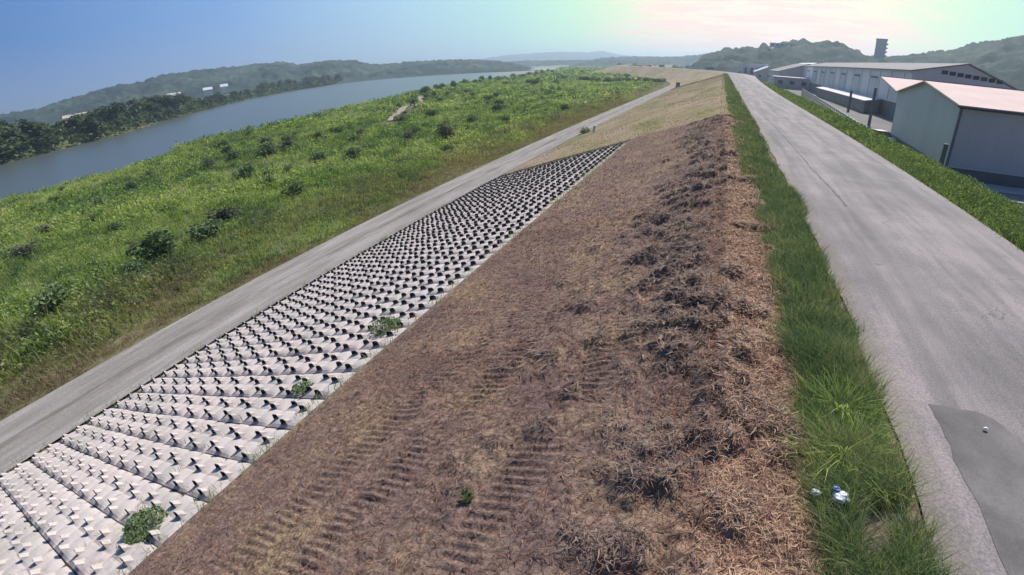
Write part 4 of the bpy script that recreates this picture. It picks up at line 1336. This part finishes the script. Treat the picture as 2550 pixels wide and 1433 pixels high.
# small truck at the foot of the slope
def truck(x, y, z, rz):
    e = empty('small_truck', (x, y, z), rz); tag(e, 'small pale truck seen from behind at the foot of the levee slope', 'truck')
    MB().box(-.95, .95, -1.9, -.1, .7, .82).build('truck_bed', M_roofdark, e)
    MB().box(-.95, .95, -1.95, -1.88, .72, 1.2).build('tailgate', M_roofdark, e)
    MB().prism([(-.1, .5), (-.1, 1.95), (.15, 2.25), (1.1, 2.2), (1.55, 1.3), (1.6, .5)], 'x', -.92, .92).build('cab', M_white, e, bevel=.04)
    MB().box(-.8, .8, -.14, -.08, 1.3, 1.95).build('rear_window', M_glass, e)
    for sx in (-1, 1):
        for yy in (-1.3, 1.0):
            MB().tube((sx * .6, yy, .38), (sx * .93, yy, .38), .38, .38, 14).build('wheel', M_rubber, e)
    MB().box(-.9, .9, -1.99, -1.92, .45, .6).build('bumper', M_roofdark, e)


truck(-18.2, 222, -6.5, 0.05)

MB().prism([(-19.2, zlevee(-19.2) - .1), (0.4, -.1), (0.4, .16), (-19.2, zlevee(-19.2) + .16)], 'y', 199.2, 200.4).build('slope_drain', M_post)
tag(bpy.data.objects['slope_drain'], 'dark concrete drain running straight down the mown levee slope before the bend', 'drain')
# marker post by the track
e = empty('marker_post', (-16.6, 66.5, on_slope(-16.6))); tag(e, 'short white marker post on the mown slope above the gravel track', 'marker post')
MB().prism([(-.62, -.1), (.12, -.1), (.10, .72), (-.02, .78)], 'x', -.19, .19).build('post', M_white, e, bevel=.015)
MB().box(-.21, .21, -.10, .14, .76, .82).build('cap', M_rail, e)
weed_clump('weed_clump', -18.6, 69.0, on_slope(-18.6), 0.9, 0.9, 260, M_bush, 'dark weed clump behind the white marker post', ls=0.12)

# far bank houses
house(-446, 252, 8, 11, 5.0, 2.6, R(-29), -0.6, M_white, M_white, 'white house with a pale roof alone above the trees of the far bank', 2)
house(-458, 296, 7, 8.5, 6.0, 2.2, R(-32), -0.6, M_white, M_white, 'white house with a boxy front, nearer of the pair on the far bank', 2)
house(-454, 313, 7, 7, 6.0, 2.4, R(-34), 0.2, M_white, M_white, 'white house with a steep pale roof beside the boxy white house on the far bank', 2)
house(-330, 122, 6, 16, 3.0, 1.5, R(-20), -1.0, M_wallgrey2, M_conc, 'long low shed with a pale roof in the trees of the far bank', 2, 'farm_shed', False)
house(-345, 150, 5, 7, 3.0, 1.4, R(-24), -0.7, M_wallgrey2, M_conc, 'small pale roofed shed glimpsed between trees on the far bank', 1, 'farm_shed', False)
# long bridge far upstream
e = empty('long_bridge', (0, 0, 0)); tag(e, 'long thin road bridge crossing the river far upstream', 'bridge')
Pa, Pb = Vector((-900, 1650, 0)), Vector((-380, 1580, 0))
MB().add([(Pa.x, Pa.y, 5), (Pb.x, Pb.y, 5), (Pb.x, Pb.y + 9, 5), (Pa.x, Pa.y + 9, 5), (Pa.x, Pa.y, 8), (Pb.x, Pb.y, 8), (Pb.x, Pb.y + 9, 8), (Pa.x, Pa.y + 9, 8)],
         [(0, 3, 2, 1), (4, 5, 6, 7), (0, 1, 5, 4), (1, 2, 6, 5), (2, 3, 7, 6), (3, 0, 4, 7)]).build('deck', M_post, e)
for i in range(9):
    p = Pa.lerp(Pb, (i + .5) / 9)
    MB().box(p.x - 1.6, p.x + 1.6, p.y + 1, p.y + 8, -10, 5).build('pier', M_post, e)

# ------------------------------------------------------------------ litter on the verge
def crumple(name, x, y, z, r, mat, label, cat, seed):
    q = np.random.default_rng(seed)
    import bmesh
    bm = bmesh.new(); bmesh.ops.create_icosphere(bm, subdivisions=3, radius=1)
    for v in bm.verts:
        n = fbm(np.array([v.co.x * 2.3 + seed]), np.array([v.co.y * 2.3 + v.co.z * 3.1]), 4, seed)[0]
        k = 0.55 + 0.95 * n
        v.co = Vector((v.co.x * r * k * 1.25, v.co.y * r * k, max(-0.3, v.co.z) * r * k * 0.75))
    me = bpy.data.meshes.new(name); bm.to_mesh(me); bm.free()
    o = link(name, me, mat, None, (x, y, z)); return tag(o, label, cat)


bag = crumple('plastic_bag', 1.80, 3.66, 0.27, 0.07, M_plastic, 'crumpled white plastic bag lying in the grass of the verge', 'litter', 3)
kn = crumple('bag_knot', 0, 0, 0, 0.03, M_bluewrap, None, None, 5)
kn.parent = bag; kn.location = (-0.05, 0.05, 0.05)
crumple('paper_scrap', 1.58, 3.72, 0.20, 0.042, M_plastic, 'small white scrap beside the larger plastic bag at the edge of the straw', 'litter', 9)
crumple('pebble', 4.02, 5.45, 0.115, 0.022, M_white, 'single white pebble lying on the dark asphalt patch', 'stone', 12)

# ------------------------------------------------------------------ haze: even, pale air round everything
hz = MB().box(-6700, 6700, -1700, 6700, -12.0, 105.0).build('haze', None)
hm = bpy.data.materials.new('haze'); hm.use_nodes = True
t = NT(hm.node_tree); t.n.clear()
o_ = t.new('ShaderNodeOutputMaterial'); pv = t.new('ShaderNodeVolumePrincipled')
pv.inputs['Color'].default_value = (0.68, 0.84, 1.0, 1)
pv.inputs['Density'].default_value = 0.00038
pv.inputs['Anisotropy'].default_value = 0.45
t.l.new(pv.outputs[0], o_.inputs['Volume'])
hz.data.materials.append(hm)
tag(hz, 'pale blue haze in the air over the river valley', 'haze', kind='stuff')
